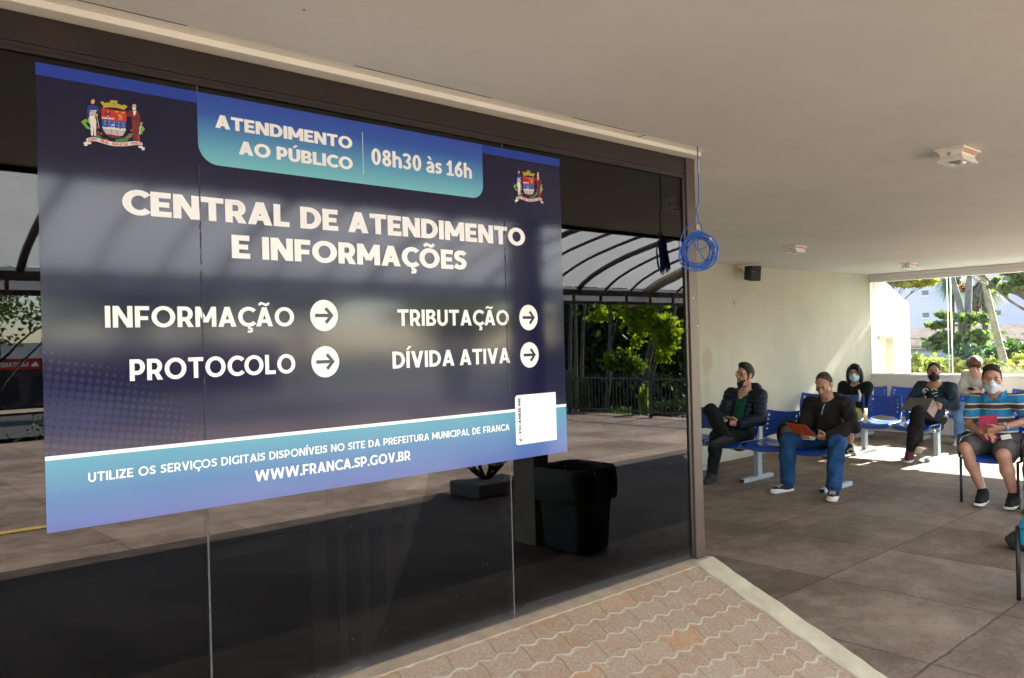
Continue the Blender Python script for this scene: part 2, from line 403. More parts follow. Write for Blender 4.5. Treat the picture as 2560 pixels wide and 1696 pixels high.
MT['asphalt'] = mat('asphalt', (0.06, 0.06, 0.062), 0.9, 0.25, 1.5, 0.4, 60)
MT['paint_w'] = mat('road_paint', (0.75, 0.75, 0.72), 0.7, 0.2, 3, 0)
MT['yellow'] = mat('yellow_tactile', (0.58, 0.40, 0.08), 0.8, 0.3, 20, 0.4)
MT['plastic_w'] = mat('aged_white_plastic', (0.80, 0.76, 0.70), 0.45, 0.08, 12, 0.03)
MT['tin'] = mat('lamp_reflector', (0.65, 0.66, 0.62), 0.25, 0.2, 30, 0, metal=0.9)
MT['black'] = mat('black_plastic', (0.014, 0.014, 0.016), 0.5, 0.3, 30, 0.1)
MT['seat'] = mat('blue_polypropylene', (0.012, 0.062, 0.36), 0.32, 0.15, 6, 0.05, 200, spec=0.5)
MT['seat_teal'] = mat('teal_polypropylene', (0.01, 0.20, 0.33), 0.35, 0.15, 6, 0.05, 200)
MT['steel'] = mat('grey_painted_steel', (0.33, 0.37, 0.40), 0.42, 0.15, 15, 0.08, spec=0.5)
MT['cable'] = mat('blue_cable_jacket', (0.03, 0.135, 0.52), 0.38, 0.2, 40, 0.05)
MT['copper'] = mat('clear_connector', (0.72, 0.45, 0.25), 0.35, 0.2, 30, 0)
MT['alu_edge'] = mat('glass_edge', (0.16, 0.24, 0.24), 0.15, 0.1, 20, 0, spec=0.8)

# ================================================================== SETTING: ground, road, floor, ramp, ceiling
PX0, PX1, PY0 = -26.0, 13.42, -12.4                     # paved platform
def ground_z(x, y):
    dx = max(x-PX1, 0, PX0-x); dy = max(PY0-y, 0, y-9.0)
    d = math.hypot(dx, dy)
    return -0.06-2.75*(1-math.exp(-d/15.0))
def axis_pts(lo, hi, core0, core1, n):
    a = list(np.linspace(core0, core1, n)); e = []
    k = 1.0; p = core0
    while p > lo: k *= 1.35; p -= k; e.append(max(p, lo))
    a = sorted(e)+a; k = 1.0; p = core1
    while p < hi: k *= 1.35; p += k; a.append(min(p, hi))
    return a
gx = axis_pts(-400, 400, -30, 40, 71); gy = axis_pts(-400, 400, -40, 20, 61)
gv = [(x, y, ground_z(x, y)-(0.03 if (PX0 < x < PX1 and PY0 < y < 9) else 0)) for y in gy for x in gx]
nx = len(gx)
gf = [(j*nx+i, j*nx+i+1, (j+1)*nx+i+1, (j+1)*nx+i) for j in range(len(gy)-1) for i in range(nx-1)]
tag(finish('ground', gv, gf, MT['earth'], smooth=True), kind='structure')
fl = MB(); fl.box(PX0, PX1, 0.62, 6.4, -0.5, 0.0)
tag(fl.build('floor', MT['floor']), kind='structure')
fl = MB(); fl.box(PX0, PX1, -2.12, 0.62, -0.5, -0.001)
tag(fl.build('shade_toned_floor', MT['shade_toned_floor']), kind='structure')  # darker copy of the floor colour stands in for canopy shade
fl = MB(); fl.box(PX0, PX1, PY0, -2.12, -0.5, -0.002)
tag(fl.build('forecourt', MT['forecourt']), kind='structure')  # lighter copy of the floor colour stands in for direct sun
def strip(name, x0, x1, y0, y1, dz, m, n=60):
    vs = []; fs = []
    for i in range(n+1):
        x = x0+(x1-x0)*i/n
        vs += [(x, y0, ground_z(x, y0)+dz), (x, y1, ground_z(x, y1)+dz)]
    fs = [(2*i, 2*i+2, 2*i+3, 2*i+1) for i in range(n)]
    return tag(finish(name, vs, fs, m), kind='structure')
strip('road', -60, 120, -58, -36, 0.25, MT['asphalt'])
strip('lane_marking', -60, 120, -44.2, -43.9, 0.29, MT['paint_w'])
strip('lane_marking', -60, 120, -52.2, -51.9, 0.29, MT['paint_w'])
strip('pavement', -60, 120, -63, -58.2, 0.40, MT['kerb'])
pa = MB(); pa.box(PX1, 15.3, -3.0, 5.98, -0.4, -0.03)
tag(pa.build('bounce_paving', MT['kerb']), kind='structure')  # unseen pale paving, added to bounce sunlight up into the hall
ye = MB(); ye.box(-8, 7.5, -3.72, -3.58, 0.001, 0.006)
tag(ye.build('tactile_strip', MT['yellow']), kind='structure')

# sloping apron of wavy pavers up to the foot of the glass, with its stone kerb
ZG, SL = 0.488, 0.42
YR1 = GY-0.055                                           # top edge of the pavers
def rz(y): return ZG-0.012-SL*(YR1-y)
RX0, RX1 = -9.0, 3.365
ylow = YR1-(ZG-0.012)/SL-0.02
la = math.atan(SL); Ls = (YR1-ylow)/math.cos(la)
me = bpy.data.meshes.new('paver_ramp')
me.from_pydata([(RX0, 0, 0), (RX1, 0, 0), (RX1, -Ls, 0), (RX0, -Ls, 0), (RX0, 0, -0.6), (RX1, 0, -0.6)], [], [(0, 3, 2, 1), (1, 2, 5), (0, 4, 3)])
me.materials.append(MT['paver'])
ramp_o = bpy.data.objects.new('paver_ramp', me); COL.objects.link(ramp_o)
ramp_o.location = (0, YR1, ZG-0.012); ramp_o.rotation_euler = (la, 0, 0)
tag(ramp_o, kind='structure')
kb = MB(); rng = random.Random(4)
y1 = YR1+0.03; segs = [0.62, 0.33, 0.40, 0.6]
e = (0, math.cos(la), math.sin(la)); nn = np.array([0, -math.sin(la), math.cos(la)])
yy = y1
kv = []
N_ = 46
for i in range(N_+1):
    y = y1+(ylow-0.02-y1)*i/N_
    w1 = 0.004*math.sin(i*0.55)+0.002*math.sin(i*1.7+1); w2 = 0.004*math.sin(i*0.8+2)+0.0015*rng.uniform(-1, 1)
    z = rz(min(y, YR1))+0.012+0.0015*math.sin(i*.9)
    kv += [(RX1-0.005+w2, y, z-0.08), (RX1-0.002+w2, y, z-0.004), (RX1+0.008+w2, y, z), (3.505+w1, y, z), (3.520+w1, y, z-0.012), (3.522+w1, y, -0.02)]
kf = [(i*6+k, i*6+k+1, (i+1)*6+k+1, (i+1)*6+k) for i in range(N_) for k in range(5)]+[(0, 5, 4, 3, 2, 1)]
tag(finish('kerb', kv, kf, MT['kerb'], bevel=0), kind='structure')
# mortar bed that the glass stands on
mo = MB(); mo.prism([(RX0, GY+0.04, ZG), (RX0, YR1-0.01, ZG-0.012), (RX0, YR1-0.02, 0.0), (RX0, GY+0.04, 0.0)], (3.525-RX0, 0, 0))
tag(mo.build('mortar_bed', MT['mortar'], bevel=0.006), kind='structure')

ce = MB(); ce.box(-14, 14.0, 0.32, 6.3, CZ, 2.98)
tag(ce.build('ceiling', MT['ceil']), kind='structure')

# ================================================================== WALLS
bw = MB(); bw.box(3.55, WX+0.0, BY, BY+0.18, 0.0, CZ-0.002)
tag(bw.build('back_wall', MT['back'], origin=(0, BY, 0)), 'long cream painted wall with a brown damp stain, behind the row of blue seats', 'wall')
ow = MB(); ow.box(3.42, 3.50, GY+0.16, BY+0.18, 0, CZ-0.002)
tag(ow.build('side_wall', MT['para'], origin=(3.46, GY+.2, 0)), 'plain cream end wall of the glazed office, behind the brown corner post', 'wall')
pw = thing('parapet_wall', 'low cream wall with a white sill below the wide window', 'wall', (WX, 3.0, 0))
p = MB(); p.box(WX, WX+0.15, 0.5, BY-0.002, 0.0, 0.895); p.build('wall', MT['para'], pw)
p = MB(); p.box(WX-0.03, WX+0.19, 0.5, BY-0.004, 0.895, 0.93); p.build('sill', MT['trim'], pw, bevel=0.006)
wn = thing('window', 'wide frameless window of clear glass panes above the low cream wall', 'window', (WX+.06, 3.0, 0.93))
edges = [BY-0.006, 4.735, 3.3, 1.9, 0.5]
for i in range(4):
    p = MB(); p.box(WX+0.055, WX+0.063, edges[i+1]+0.004, edges[i]-0.004, 0.932, 2.405); p.build('pane', MT['clear'], wn)
    if i:
        p = MB(); p.box(WX+0.02, WX+0.052, edges[i]-0.004, edges[i]+0.004, 0.932, 2.405); p.build('glass_fin', MT['alu_edge'], wn)
        p = MB(); p.box(WX-0.02, WX+0.016, edges[i]+0.030, edges[i]+0.034, 0.932, 2.405); p.build('glass_fin', MT['alu_edge'], wn)
hd = thing('window_header', 'pale grey boxed header running above the wide window', 'header', (WX, 3, 2.4))
p = MB(); p.box(WX-0.01, WX+0.16, 0.5, BY-0.004, 2.408, 2.475); p.build('lower_board', MT['header'], hd, bevel=0.004)
p = MB(); p.box(WX-0.035, WX+0.16, 0.5, BY-0.004, 2.477, CZ-0.004); p.build('upper_board', MT['header'], hd, bevel=0.004)
pe = MB(); pe.box(WX-0.02, WX+0.2, 0.33, 0.5, 0.0, CZ-0.002)
tag(pe.build('corner_pillar', MT['para'], origin=(WX, 0.4, 0)), 'plain square cream pillar at the open end of the window wall', 'pillar')

# outside: white boundary wall carrying on from the back wall, with a doorway
def wallx(px, py):                                        # crop pixels to plane Y=6.02
    q = onY(2160+px/4.9, 640+py/4.9, 6.02); return q[0], q[2]
bwall = thing('boundary_wall', 'weathered white outdoor wall with a sloping top and a cream doorway, outside the window', 'wall', (13.9, 6.02, -0.1))
p = MB(); Y0 = 6.02
prof = [(13.43, -0.4), (13.43, 2.98), (13.93, 2.52), (14.02, 2.45), (14.90, 2.13), (14.98, 2.08), (14.98, -0.4)]
dx0, dx1, dzz = 13.70, 14.27, 1.485
left = [(13.43, -0.4), (dx0, -0.4), (dx0, dzz), (dx0, 2.74), (13.43, 2.98)]
mid = [(dx0, dzz), (dx1, dzz), (dx1, 2.36), (14.02, 2.45), (13.93, 2.52), (dx0, 2.74)]
right = [(dx1, -0.4), (14.98, -0.4), (14.98, 2.08), (14.90, 2.13), (dx1, 2.36), (dx1, dzz)]
for pl in (left, mid, right): p.prism([(x, Y0, z) for x, z in pl], (0, 0.22, 0))
p.build('wall', MT['white'], bwall)
mdoor = mat('cream_door', (0.72, 0.58, 0.33), 0.7, 0.15, 5, 0.1)
p = MB(); p.box(dx0+0.004, dx1-0.004, Y0+0.12, Y0+0.17, -0.4, dzz-0.006); p.build('door', mdoor, bwall)
p = MB(); p.box(dx0-0.03, dx1+0.03, Y0-0.025, Y0-0.002, dzz+0.002, dzz+0.05); p.build('lintel', MT['kerb'], bwall)

# ================================================================== GLASS FRONT
gl = thing('glass_front', 'dark tinted glass office front in a bronze metal frame, standing on the paved slope', 'glass wall', (1.4, GY, ZG))
joints = [-8.6, -7.4, -6.17, -4.94, -3.71, -2.48, -1.25, -0.26, 0.968, 2.199, 3.424]
for a, b in zip(joints[:-1], joints[1:]):
    p = MB(); p.box(a+0.002, b-0.002, GY, GY+0.012, ZG+0.002, 2.412); p.build('glass_pane', MT['glass'], gl)
for j in joints[1:-1]:
    p = MB(); p.box(j-0.003, j+0.003, GY-0.0001, GY+0.013, ZG+0.002, 2.41); p.build('joint', MT['silicone'], gl)
p = MB(); p.box(-8.6, 3.424, GY-0.006, GY+0.09, 2.425, 2.503); p.build('header_beam', MT['bronze_h'], gl, bevel=0.002)
p = MB(); p.box(-8.6, 3.424, GY-0.001, GY+0.05, 2.413, 2.4245); p.build('gasket', MT['bronze_d'], gl)
p = MB(); p.box(-8.6, 3.40, GY-0.012, GY-0.002, 2.398, 2.412); p.build('glazing_bead', MT['bronze_h'], gl, bevel=0.002)
p = MB(); p.box(3.4265, 3.500, GY-0.012, GY+0.15, ZG-0.006, 2.503); p.build('corner_post', MT['bronze'], gl, bevel=0.003)
p = MB(); p.box(3.398, 3.410, GY-0.008, GY+0.05, ZG+0.003, 2.41); p.build('gasket', MT['bronze_d'], gl)
p = MB(); p.box(3.412, 3.4255, GY-0.004, GY+0.05, ZG+0.003, 2.42); p.build('gasket', MT['bronze_d'], gl)
for (x, z) in ((3.455, 1.795), (3.487, 1.655)):
    p = MB(); p.sphere((x, GY-0.013, z), (0.005, 0.003, 0.005), 8); p.build('screw', MT['plastic_w'], gl)
tb = thing('trim_beam', 'narrow white trim beam with a thin flange along the top of the glass front', 'trim', (1, GY-.05, 2.5))
p = MB(); p.box(-8.6, 3.478, GY-0.068, GY+0.10, 2.5045, 2.526); p.build('beam', MT['trim'], tb, bevel=0.003)
p = MB(); p.prism([(-8.6, GY-0.068, 2.5262), (-8.6, GY-0.112, 2.5298), (-8.6, GY+0.09, 2.5298), (-8.6, GY+0.09, 2.5262)], (8.6+3.52, 0, 0))
p.build('flange', MT['trim'], tb)
p = MB()                                                   # paint cracks between flange and ceiling
for x0, x1 in ((1.45, 2.05), (2.5, 2.9), (0.6, 0.9)):
    p.box(x0, x1, GY-0.1150, GY-0.1125, 2.5285, 2.5299)
p.build('crack', MT['bronze_d'], tb)
p = MB(); p.box(2.975, 2.978, GY-0.1135, GY-0.069, 2.5255, 2.5275); p.build('crack', MT['bronze_d'], tb)

ro = thing('office_interior', 'dim office room behind the tinted glass', 'room', (-2, 5, 0))
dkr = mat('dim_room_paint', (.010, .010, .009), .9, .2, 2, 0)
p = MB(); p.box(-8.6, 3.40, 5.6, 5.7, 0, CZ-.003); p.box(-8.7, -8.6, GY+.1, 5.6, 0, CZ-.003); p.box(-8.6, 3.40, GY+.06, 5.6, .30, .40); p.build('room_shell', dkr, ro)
so_ = thing('slatted_screen', 'pale upright slats with one cross rail, dimly seen inside the office through the dark glass', 'screen', (1.6, GY+.3, .4))
slm = mat('pale_slat_paint', (.62, .58, .50), .6, .12, 6, .1)
for px_ in (850, 909, 968, 1021, 1074, 1125, 1172, 1220, 1263):
    q_ = onY(px_, 1300, GY+.27); p = MB(); p.box(q_[0]-.016, q_[0]+.016, GY+.26, GY+.285, .401, 1.5); p.build('slat', slm, so_)
q_ = onY(790, 1300, GY+.27); p = MB(); p.box(q_[0]-.03, q_[0]+.03, GY+.255, GY+.29, .401, 1.5); p.build('slat', slm, so_)
q_ = onY(1000, 1298, GY+.27); p = MB(); p.box(1.1, 2.75, GY+.288, GY+.30, q_[2]-.02, q_[2]+.02); p.build('cross_rail', slm, so_)

# ================================================================== LETTERING
def _ring(cx, cy, rx, ry, w, h, a0=0, a1=360, n=28):
    k = max(3, int(abs(a1-a0)/360*n)); out = []
    for i in range(k):
        q = []
        for a, s in ((a0+(a1-a0)*i/k, 1), (a0+(a1-a0)*(i+1)/k, 1), (a0+(a1-a0)*(i+1)/k, 0), (a0+(a1-a0)*i/k, 0)):
            a = rad(a); q.append((cx+(rx-(0 if s else w))*math.cos(a), cy+(ry-(0 if s else h))*math.sin(a)))
        out.append(q)
    return out
def _rc(x0, y0, x1, y1): return [[(x0, y0), (x1, y0), (x1, y1), (x0, y1)]]
def _stroke(pts, w, n=6):
    P = [np.array(p, float) for p in pts]; Q = []
    for i in range(len(P)-1):
        p0 = P[max(i-1, 0)]; p1 = P[i]; p2 = P[i+1]; p3 = P[min(i+2, len(P)-1)]
        for k in range(n):
            t = k/n
            Q.append(0.5*((2*p1)+(-p0+p2)*t+(2*p0-5*p1+4*p2-p3)*t*t+(-p0+3*p1-3*p2+p3)*t**3))
    Q.append(P[-1]); L = []; R = []
    for i in range(len(Q)):
        d = Q[min(i+1, len(Q)-1)]-Q[max(i-1, 0)]; d = d/np.linalg.norm(d); nn = np.array([-d[1], d[0]])
        ww = w[0]+(w[1]-w[0])*abs(d[1]) if isinstance(w, tuple) else w
        L.append(Q[i]+nn*ww/2); R.append(Q[i]-nn*ww/2)
    return [[tuple(R[i]), tuple(R[i+1]), tuple(L[i+1]), tuple(L[i])] for i in range(len(Q)-1)]
def glyph(ch, w, h):
    acc = []; base = ch
    D = {'Ç': 'C', 'Ã': 'A', 'Õ': 'O', 'Ú': 'U', 'Í': 'I', 'à': 'a'}
    base = D.get(ch, ch)
    if base == 'A':
        W_ = 0.62+w*1.15; t = w*1.12
        g = [[(0, 0), (t, 0), (W_/2+t*0.50, 1), (W_/2-t*0.50, 1)], [(W_-t, 0), (W_, 0), (W_/2+t*0.50, 1), (W_/2-t*0.50, 1)], [(0.14+w*.35, 0.19), (W_-0.14-w*.35, 0.19), (W_-0.20-w*.35, 0.19+h*0.92), (0.20+w*.35, 0.19+h*0.92)]]
    elif base == 'B':
        W_ = 0.46+w*1.1; g = _rc(0, 0, w, 1)+_rc(w*.5, 0, W_-.27, h)+_rc(w*.5, 1-h, W_-.31, 1)+_rc(w*.5, .5-h*.42, W_-.27, .5+h*.42)
        g += _ring(W_-.285, .275, .285, .275, w*.98, h, -90, 90)+_ring(W_-.32, .745, .28, .255, w*.95, h, -90, 90)
    elif base == 'C': W_ = .66+w*.62; g = _ring(.52, .5, .52, .515, w*1.02, h, 43, 317)
    elif base == 'D':
        W_ = .58+w*1.1; r = .50; g = _rc(0, 0, w, 1)+_rc(w*.5, 0, W_-r, h)+_rc(w*.5, 1-h, W_-r, 1)+_ring(W_-r, .5, r, .5, w*1.02, h, -90, 90)
    elif base == 'E': W_ = .42+w*.95; g = _rc(0, 0, w, 1)+_rc(w*.5, 0, W_, h)+_rc(w*.5, 1-h, W_-.015, 1)+_rc(w*.5, .5-h*.47, W_-.07, .5+h*.47)
    elif base == 'F': W_ = .40+w*.95; g = _rc(0, 0, w, 1)+_rc(w*.5, 1-h, W_, 1)+_rc(w*.5, .40-h*.3, W_-.05, .40+h*.66)
    elif base == 'G': W_ = .76+w*.62; g = _ring(.52, .5, .52, .515, w*1.02, h, 43, 318)+_rc(W_-w*1.02-.03, .10, W_-.03, .52)
    elif base == 'I': W_ = w; g = _rc(0, 0, w, 1)
    elif base == 'L': W_ = .38+w*.92; g = _rc(0, 0, w, 1)+_rc(w*.5, 0, W_, h)
    elif base == 'M':
        W_ = .62+w*1.65; d = w*1.05; g = _rc(0, 0, w, 1)+_rc(W_-w, 0, W_, 1)+[[(0, 1), (W_/2-d*.5, .22), (W_/2+d*.5, .22), (d, 1)], [(W_, 1), (W_-d, 1), (W_/2-d*.5, .22), (W_/2+d*.5, .22)]]
    elif base == 'N': W_ = .52+w*1.35; d = w*1.12; g = _rc(0, 0, w, 1)+_rc(W_-w, 0, W_, 1)+[[(0, 1), (W_-d, 0), (W_, 0), (d, 1)]]
    elif base == 'O': W_ = .88+w*.72; r = W_/2; g = _ring(r, .5, r, .515, w*1.02, h*.98)
    elif base == 'P': W_ = .46+w*1.05; g = _rc(0, 0, w, 1)+_rc(w*.5, 1-h, W_-.31, 1)+_rc(w*.5, .27, W_-.31, .27+h)+_ring(W_-.335, .635, .335, .365, w*1.0, h, -90, 90)
    elif base == 'R':
        W_ = .48+w*1.08; g = _rc(0, 0, w, 1)+_rc(w*.5, 1-h, W_-.33, 1)+_rc(w*.5, .29, W_-.33, .29+h)+_ring(W_-.355, .645, .335, .355, w*1.0, h, -90, 90)
        g += [[(W_-w*1.12, 0), (W_+.01, 0), (W_-.19-w*.05, .38), (W_-.19-w*1.1, .38)]]
    elif base == 'S':
        W_ = .50+w*.55; k = W_/.76
        g = _stroke([(x*k, y) for x, y in ((.70, .79), (.58, .865), (.42, .885), (.22, .845), (.135, .71), (.21, .585), (.39, .515), (.56, .44), (.635, .31), (.55, .165), (.36, .115), (.19, .135), (.03, .225))], (h, w*1.02), 4)
    elif base == 'T': W_ = .54+w*.95; g = _rc(0, 1-h, W_, 1)+_rc(W_/2-w/2, 0, W_/2+w/2, 1-h*.5)
    elif base == 'U': W_ = .50+w*1.2; r = W_/2; g = _rc(0, .38, w, 1)+_rc(W_-w, .38, W_, 1)+_ring(r, .385, r, .40, w, h, 180, 360)
    elif base == 'V': W_ = .58+w*1.2; t = w*1.12; g = [[(0, 1), (W_/2-t/2, 0), (W_/2+t/2, 0), (t, 1)], [(W_, 1), (W_-t, 1), (W_/2-t/2, 0), (W_/2+t/2, 0)]]
    elif base == 'W':
        W_ = 1.0+w*1.7; t = w*1.08; q = W_/4; g = []
        for a, b in ((0, q), (W_/2-t/2, q), (W_/2-t/2, 3*q-t*.5+t*.5), (W_-t, 3*q)):
            g.append([(a, 1), (b-t/2 if b else 0, 0), (b+t/2, 0), (a+t, 1)])
    elif base == 'Z': W_ = .48+w*.95; g = _rc(0, 0, W_, h)+_rc(0, 1-h, W_, 1)+[[(0, h*.8), (w*1.3, h*.8), (W_, 1-h*.8), (W_-w*1.3, 1-h*.8)]]
    elif base == '0': W_ = .46+w*.75; r = W_/2; g = _ring(r, .5, r, .515, w*1.0, h)
    elif base == '1': W_ = .36+w*.85; c = W_/2+.02; g = _rc(c-w/2, 0, c+w/2, 1)+_rc(c-W_/2, 0, c+W_/2, h*.85)+[[(c-w/2-.19, .72), (c-w/2-.10, .63), (c+w*.1, .80), (c+w*.1, 1), (c-w*.1, 1)]]
    elif base == '3':
        W_ = .42+w*.7; r = W_*.56
        g = _ring(W_-r, .745, r*.95, .265, w*.95, h*.9, -80, 160)+_ring(W_-r, .275, r, .285, w, h*.9, -160, 80)+_rc(W_-r-.05, .5-h*.42, W_-r+.1, .5+h*.40)
    elif base == '6': W_ = .46+w*.72; r = W_/2; g = _ring(r, .315, r, .325, w, h*.95)+_stroke([(w*.5, .33), (w*.62, .55), (r*.95, .78), (W_-.14, .99)], w*1.05, 5)
    elif base == '8': W_ = .44+w*.75; r = W_/2; g = _ring(r, .28, r, .295, w, h*.95)+_ring(r, .755, r*.90, .26, w*.92, h*.9)
    elif base == 'h': W_ = .42+w*.98; r = W_/2; g = _rc(0, 0, w, 1.02)+_rc(W_-w, 0, W_, .42)+_ring(r, .40, r, .34, w, h*.95, 0, 150)
    elif base == 'a':
        W_ = .42+w*.75; g = _rc(W_-w, 0, W_, .50)+_ring(W_/2, .46, W_/2, .29, w, h*.9, 0, 155)+_ring(W_*.46, .205, W_*.46, .22, w*.9, h*.8, 60, 330)+_rc(W_*.40, .33, W_-w*.5, .33+h*.75)
    elif base == 's':
        W_ = .36+w*.5; k = W_/.76
        g = _stroke([(x*k, y*.74) for x, y in ((.68, .80), (.56, .87), (.40, .885), (.22, .83), (.15, .70), (.25, .585), (.42, .51), (.57, .43), (.62, .30), (.52, .16), (.34, .115), (.19, .14), (.05, .23))], (h*.85, w*.95), 4)
    elif base == '.': W_ = w*.95; g = _rc(0, 0, w*.95, w*.95)
    elif base == '-': W_ = .34; g = _rc(0, .38, .34, .38+h)
    else: W_ = .30; g = []
    if ch == 'Ç': g += _stroke([(.56, .02), (.52, -.08), (.66, -.13), (.64, -.25), (.46, -.25)], w*.5, 4)
    if ch in 'ÃÕ':
        c = W_/2; g += _stroke([(c-.27, 1.10), (c-.17, 1.205), (c-.02, 1.165), (c+.12, 1.125), (c+.25, 1.23)], w*.56, 4)
    if ch in 'ÚÍ': c = W_/2; g += [[(c-.10, 1.08), (c+.04, 1.08), (c+.27, 1.30), (c+.04, 1.30)]]
    if ch == 'à': c = W_/2; g += [[(c-.20, 1.06), (c+.0, 1.06), (c+.12, .83), (c-.02, .83)]]
    return g, W_
_GC = {}
def glyph_tris(ch, w, h):
    k = (ch, w, h)
    if k not in _GC:
        polys, adv = glyph(ch, w, h)
        vs = []; fs = []
        for q in polys:
            for k3 in range(1, len(q)-1):
                tr = [q[0], q[k3], q[k3+1]]
                a = sum(tr[i][0]*tr[(i+1) % 3][1]-tr[(i+1) % 3][0]*tr[i][1] for i in range(3))
                if abs(a) < 1e-6: continue
                if a < 0: tr = tr[::-1]
                b = len(vs); vs += [Vector((float(x), float(y))) for x, y in tr]; fs.append([b, b+1, b+2])
        if vs:
            r = delaunay_2d_cdt(vs, [], fs, 0, 1e-5)
            _GC[k] = ([tuple(v) for v in r[0]], [f for f, of in zip(r[2], r[5]) if len(of)], adv)
        else: _GC[k] = ([], [], adv)
    return _GC[k]
def text_mesh(s, x0, x1, z0, cap, w, h, gap=0.10, space=0.30, to3=None):
    """letters set between x0 and x1 (fitted), baseline z0, cap height"""
    pen = 0; place = []
    for ch in s:
        if ch == ' ': pen += space; continue
        vs, fs, adv = glyph_tris(ch, w, h); place.append((pen, vs, fs)); pen += adv+gap
        if ch in '.': pen -= gap*.3
    total = pen-gap; kx = (x1-x0)/total; V = []; F = []
    for px, vs, fs in place:
        b = len(V); V += [(x0+(px+x)*kx, z0+y*cap) for x, y in vs]
        F += [tuple(b+i for i in f) for f in fs]
    return V, F, kx/cap

# ================================================================== POSTER
def flat(name, V, F, depth, m, parent, mi=None):           # flat print at GY-depth facing -Y
    vs = [(x, GY-depth, z) for x, z in V]
    out = []
    for f in F:
        a = sum(V[f[i]][0]*V[f[(i+1) % len(f)]][1]-V[f[(i+1) % len(f)]][0]*V[f[i]][1] for i in range(len(f)))
        out.append(f if a > 0 else f[::-1])
    return finish(name, vs, out, m, parent, mi=mi)
def vinyl(name, col, rough=0.12):
    m, t, b = new_mat(name)
    v = coords(t)
    f = noise(t, v, 3, 4)
    t.links.new(ramp(t, f, ((0.3, tuple(c*.95 for c in col)), (0.7, tuple(min(1, c*1.04) for c in col)))), b.inputs['Base Color'])
    b.inputs['Roughness'].default_value = rough; b.inputs['IOR'].default_value = 1.5
    vb = coords(t, scale=(1, 1, 1))
    bump(t, b, noise(t, vb, 9, 3), 0.012, 0.01)
    return m
def vinyl_grad(name, stops, z0, z1, rough=0.12):            # printed vertical colour blend of the design
    m, t, b = new_mat(name)
    v = coords(t, 'World'); sep = N(t, 'SeparateXYZ'); t.links.new(v, sep.inputs[0])
    f = math_(t, 'DIVIDE', math_(t, 'SUBTRACT', sep.outputs[2], z0), z1-z0, clamp=True)
    t.links.new(ramp(t, f, stops), b.inputs['Base Color']); b.inputs['Roughness'].default_value = rough
    bump(t, b, noise(t, v, 9, 3), 0.012, 0.01)
    return m
def vinyl_navy():
    m, t, b = new_mat('navy_vinyl_halftone')
    v = coords(t, 'World'); sep = N(t, 'SeparateXYZ'); t.links.new(v, sep.inputs[0])
    x, z = sep.outputs[0], sep.outputs[2]
    def dots(ang, pitch, fx, fz, rx, rz_, ca, sa):
        u = math_(t, 'ADD', math_(t, 'MULTIPLY', x, math.cos(ang)), math_(t, 'MULTIPLY', z, math.sin(ang)))
        w = math_(t, 'SUBTRACT', math_(t, 'MULTIPLY', z, math.cos(ang)), math_(t, 'MULTIPLY', x, math.sin(ang)))
        cu = math_(t, 'SUBTRACT', math_(t, 'FRACT', math_(t, 'DIVIDE', u, pitch)), 0.5)
        cw = math_(t, 'SUBTRACT', math_(t, 'FRACT', math_(t, 'DIVIDE', w, pitch)), 0.5)
        d = math_(t, 'SQRT', math_(t, 'ADD', math_(t, 'MULTIPLY', cu, cu), math_(t, 'MULTIPLY', cw, cw)))
        ex = math_(t, 'SUBTRACT', x, fx); ez = math_(t, 'SUBTRACT', z, fz)
        p = math_(t, 'DIVIDE', math_(t, 'ADD', math_(t, 'MULTIPLY', ex, ca), math_(t, 'MULTIPLY', ez, sa)), rx)
        q = math_(t, 'DIVIDE', math_(t, 'SUBTRACT', math_(t, 'MULTIPLY', ez, ca), math_(t, 'MULTIPLY', ex, sa)), rz_)
        fall = math_(t, 'SUBTRACT', 1.0, math_(t, 'SQRT', math_(t, 'ADD', math_(t, 'MULTIPLY', p, p), math_(t, 'MULTIPLY', q, q))), clamp=True)
        r = math_(t, 'MULTIPLY', math_(t, 'POWER', fall, 0.6), 0.62)
        return math_(t, 'MULTIPLY', math_(t, 'SUBTRACT', math_(t, 'ADD', r, 0.05), d, clamp=True), 9.0, clamp=True), fall
    d1, f1 = dots(-0.16, 0.0205, 0.54, 1.455, 0.50, 0.17, math.cos(-0.30), math.sin(-0.30))
    d2, f2 = dots(0.35, 0.0135, 2.45, 2.20, 0.42, 0.24, math.cos(-0.9), math.sin(-0.9))
    c = mixc(t, math_(t, 'MULTIPLY', d1, 0.85), (0.008, 0.008, 0.036), (0.021, 0.021, 0.080))
    c = mixc(t, math_(t, 'MULTIPLY', d2, 0.75), c, (0.016, 0.018, 0.052))
    t.links.new(c, b.inputs['Base Color']); b.inputs['Roughness'].default_value = 0.09
    b.inputs['IOR'].default_value = 1.55
    bump(t, b, noise(t, v, 9, 3), 0.012, 0.01)
    return m
white_ink = vinyl('white_print', (0.80, 0.805, 0.79), 0.3)
navy_ink = vinyl('navy_print', (0.020, 0.019, 0.045), 0.2)
po = thing('information_poster', 'large navy and blue printed notice with white lettering stuck on the dark glass front', 'poster', (1.53, GY, 1.12))
PXL, PXR, PZT, PZB, PZW = 0.536, 2.528, 2.381, 1.123, 1.322
def rect(x0, x1, z0, z1): return [(x0, z0), (x1, z0), (x1, z1), (x0, z1)], [(0, 1, 2, 3)]
p = MB(); p.box(PXL, PXR, GY-0.0008, GY-0.0002, PZW, PZT); p.build('navy_sheet', vinyl_navy(), po)
p = MB(); p.box(PXL, PXR, GY-0.0009, GY-0.0002, PZB, PZW-0.0005); p.build('footer_band', vinyl_grad('footer_blend', ((0.0, (0.068, 0.105, 0.31)), (0.45, (0.052, 0.150, 0.33)), (1.0, (0.072, 0.29, 0.38))), PZB, PZW), po)
flat('white_rule', *rect(PXL, PXR, PZW-0.006, PZW+0.005), 0.0014, white_ink, po)
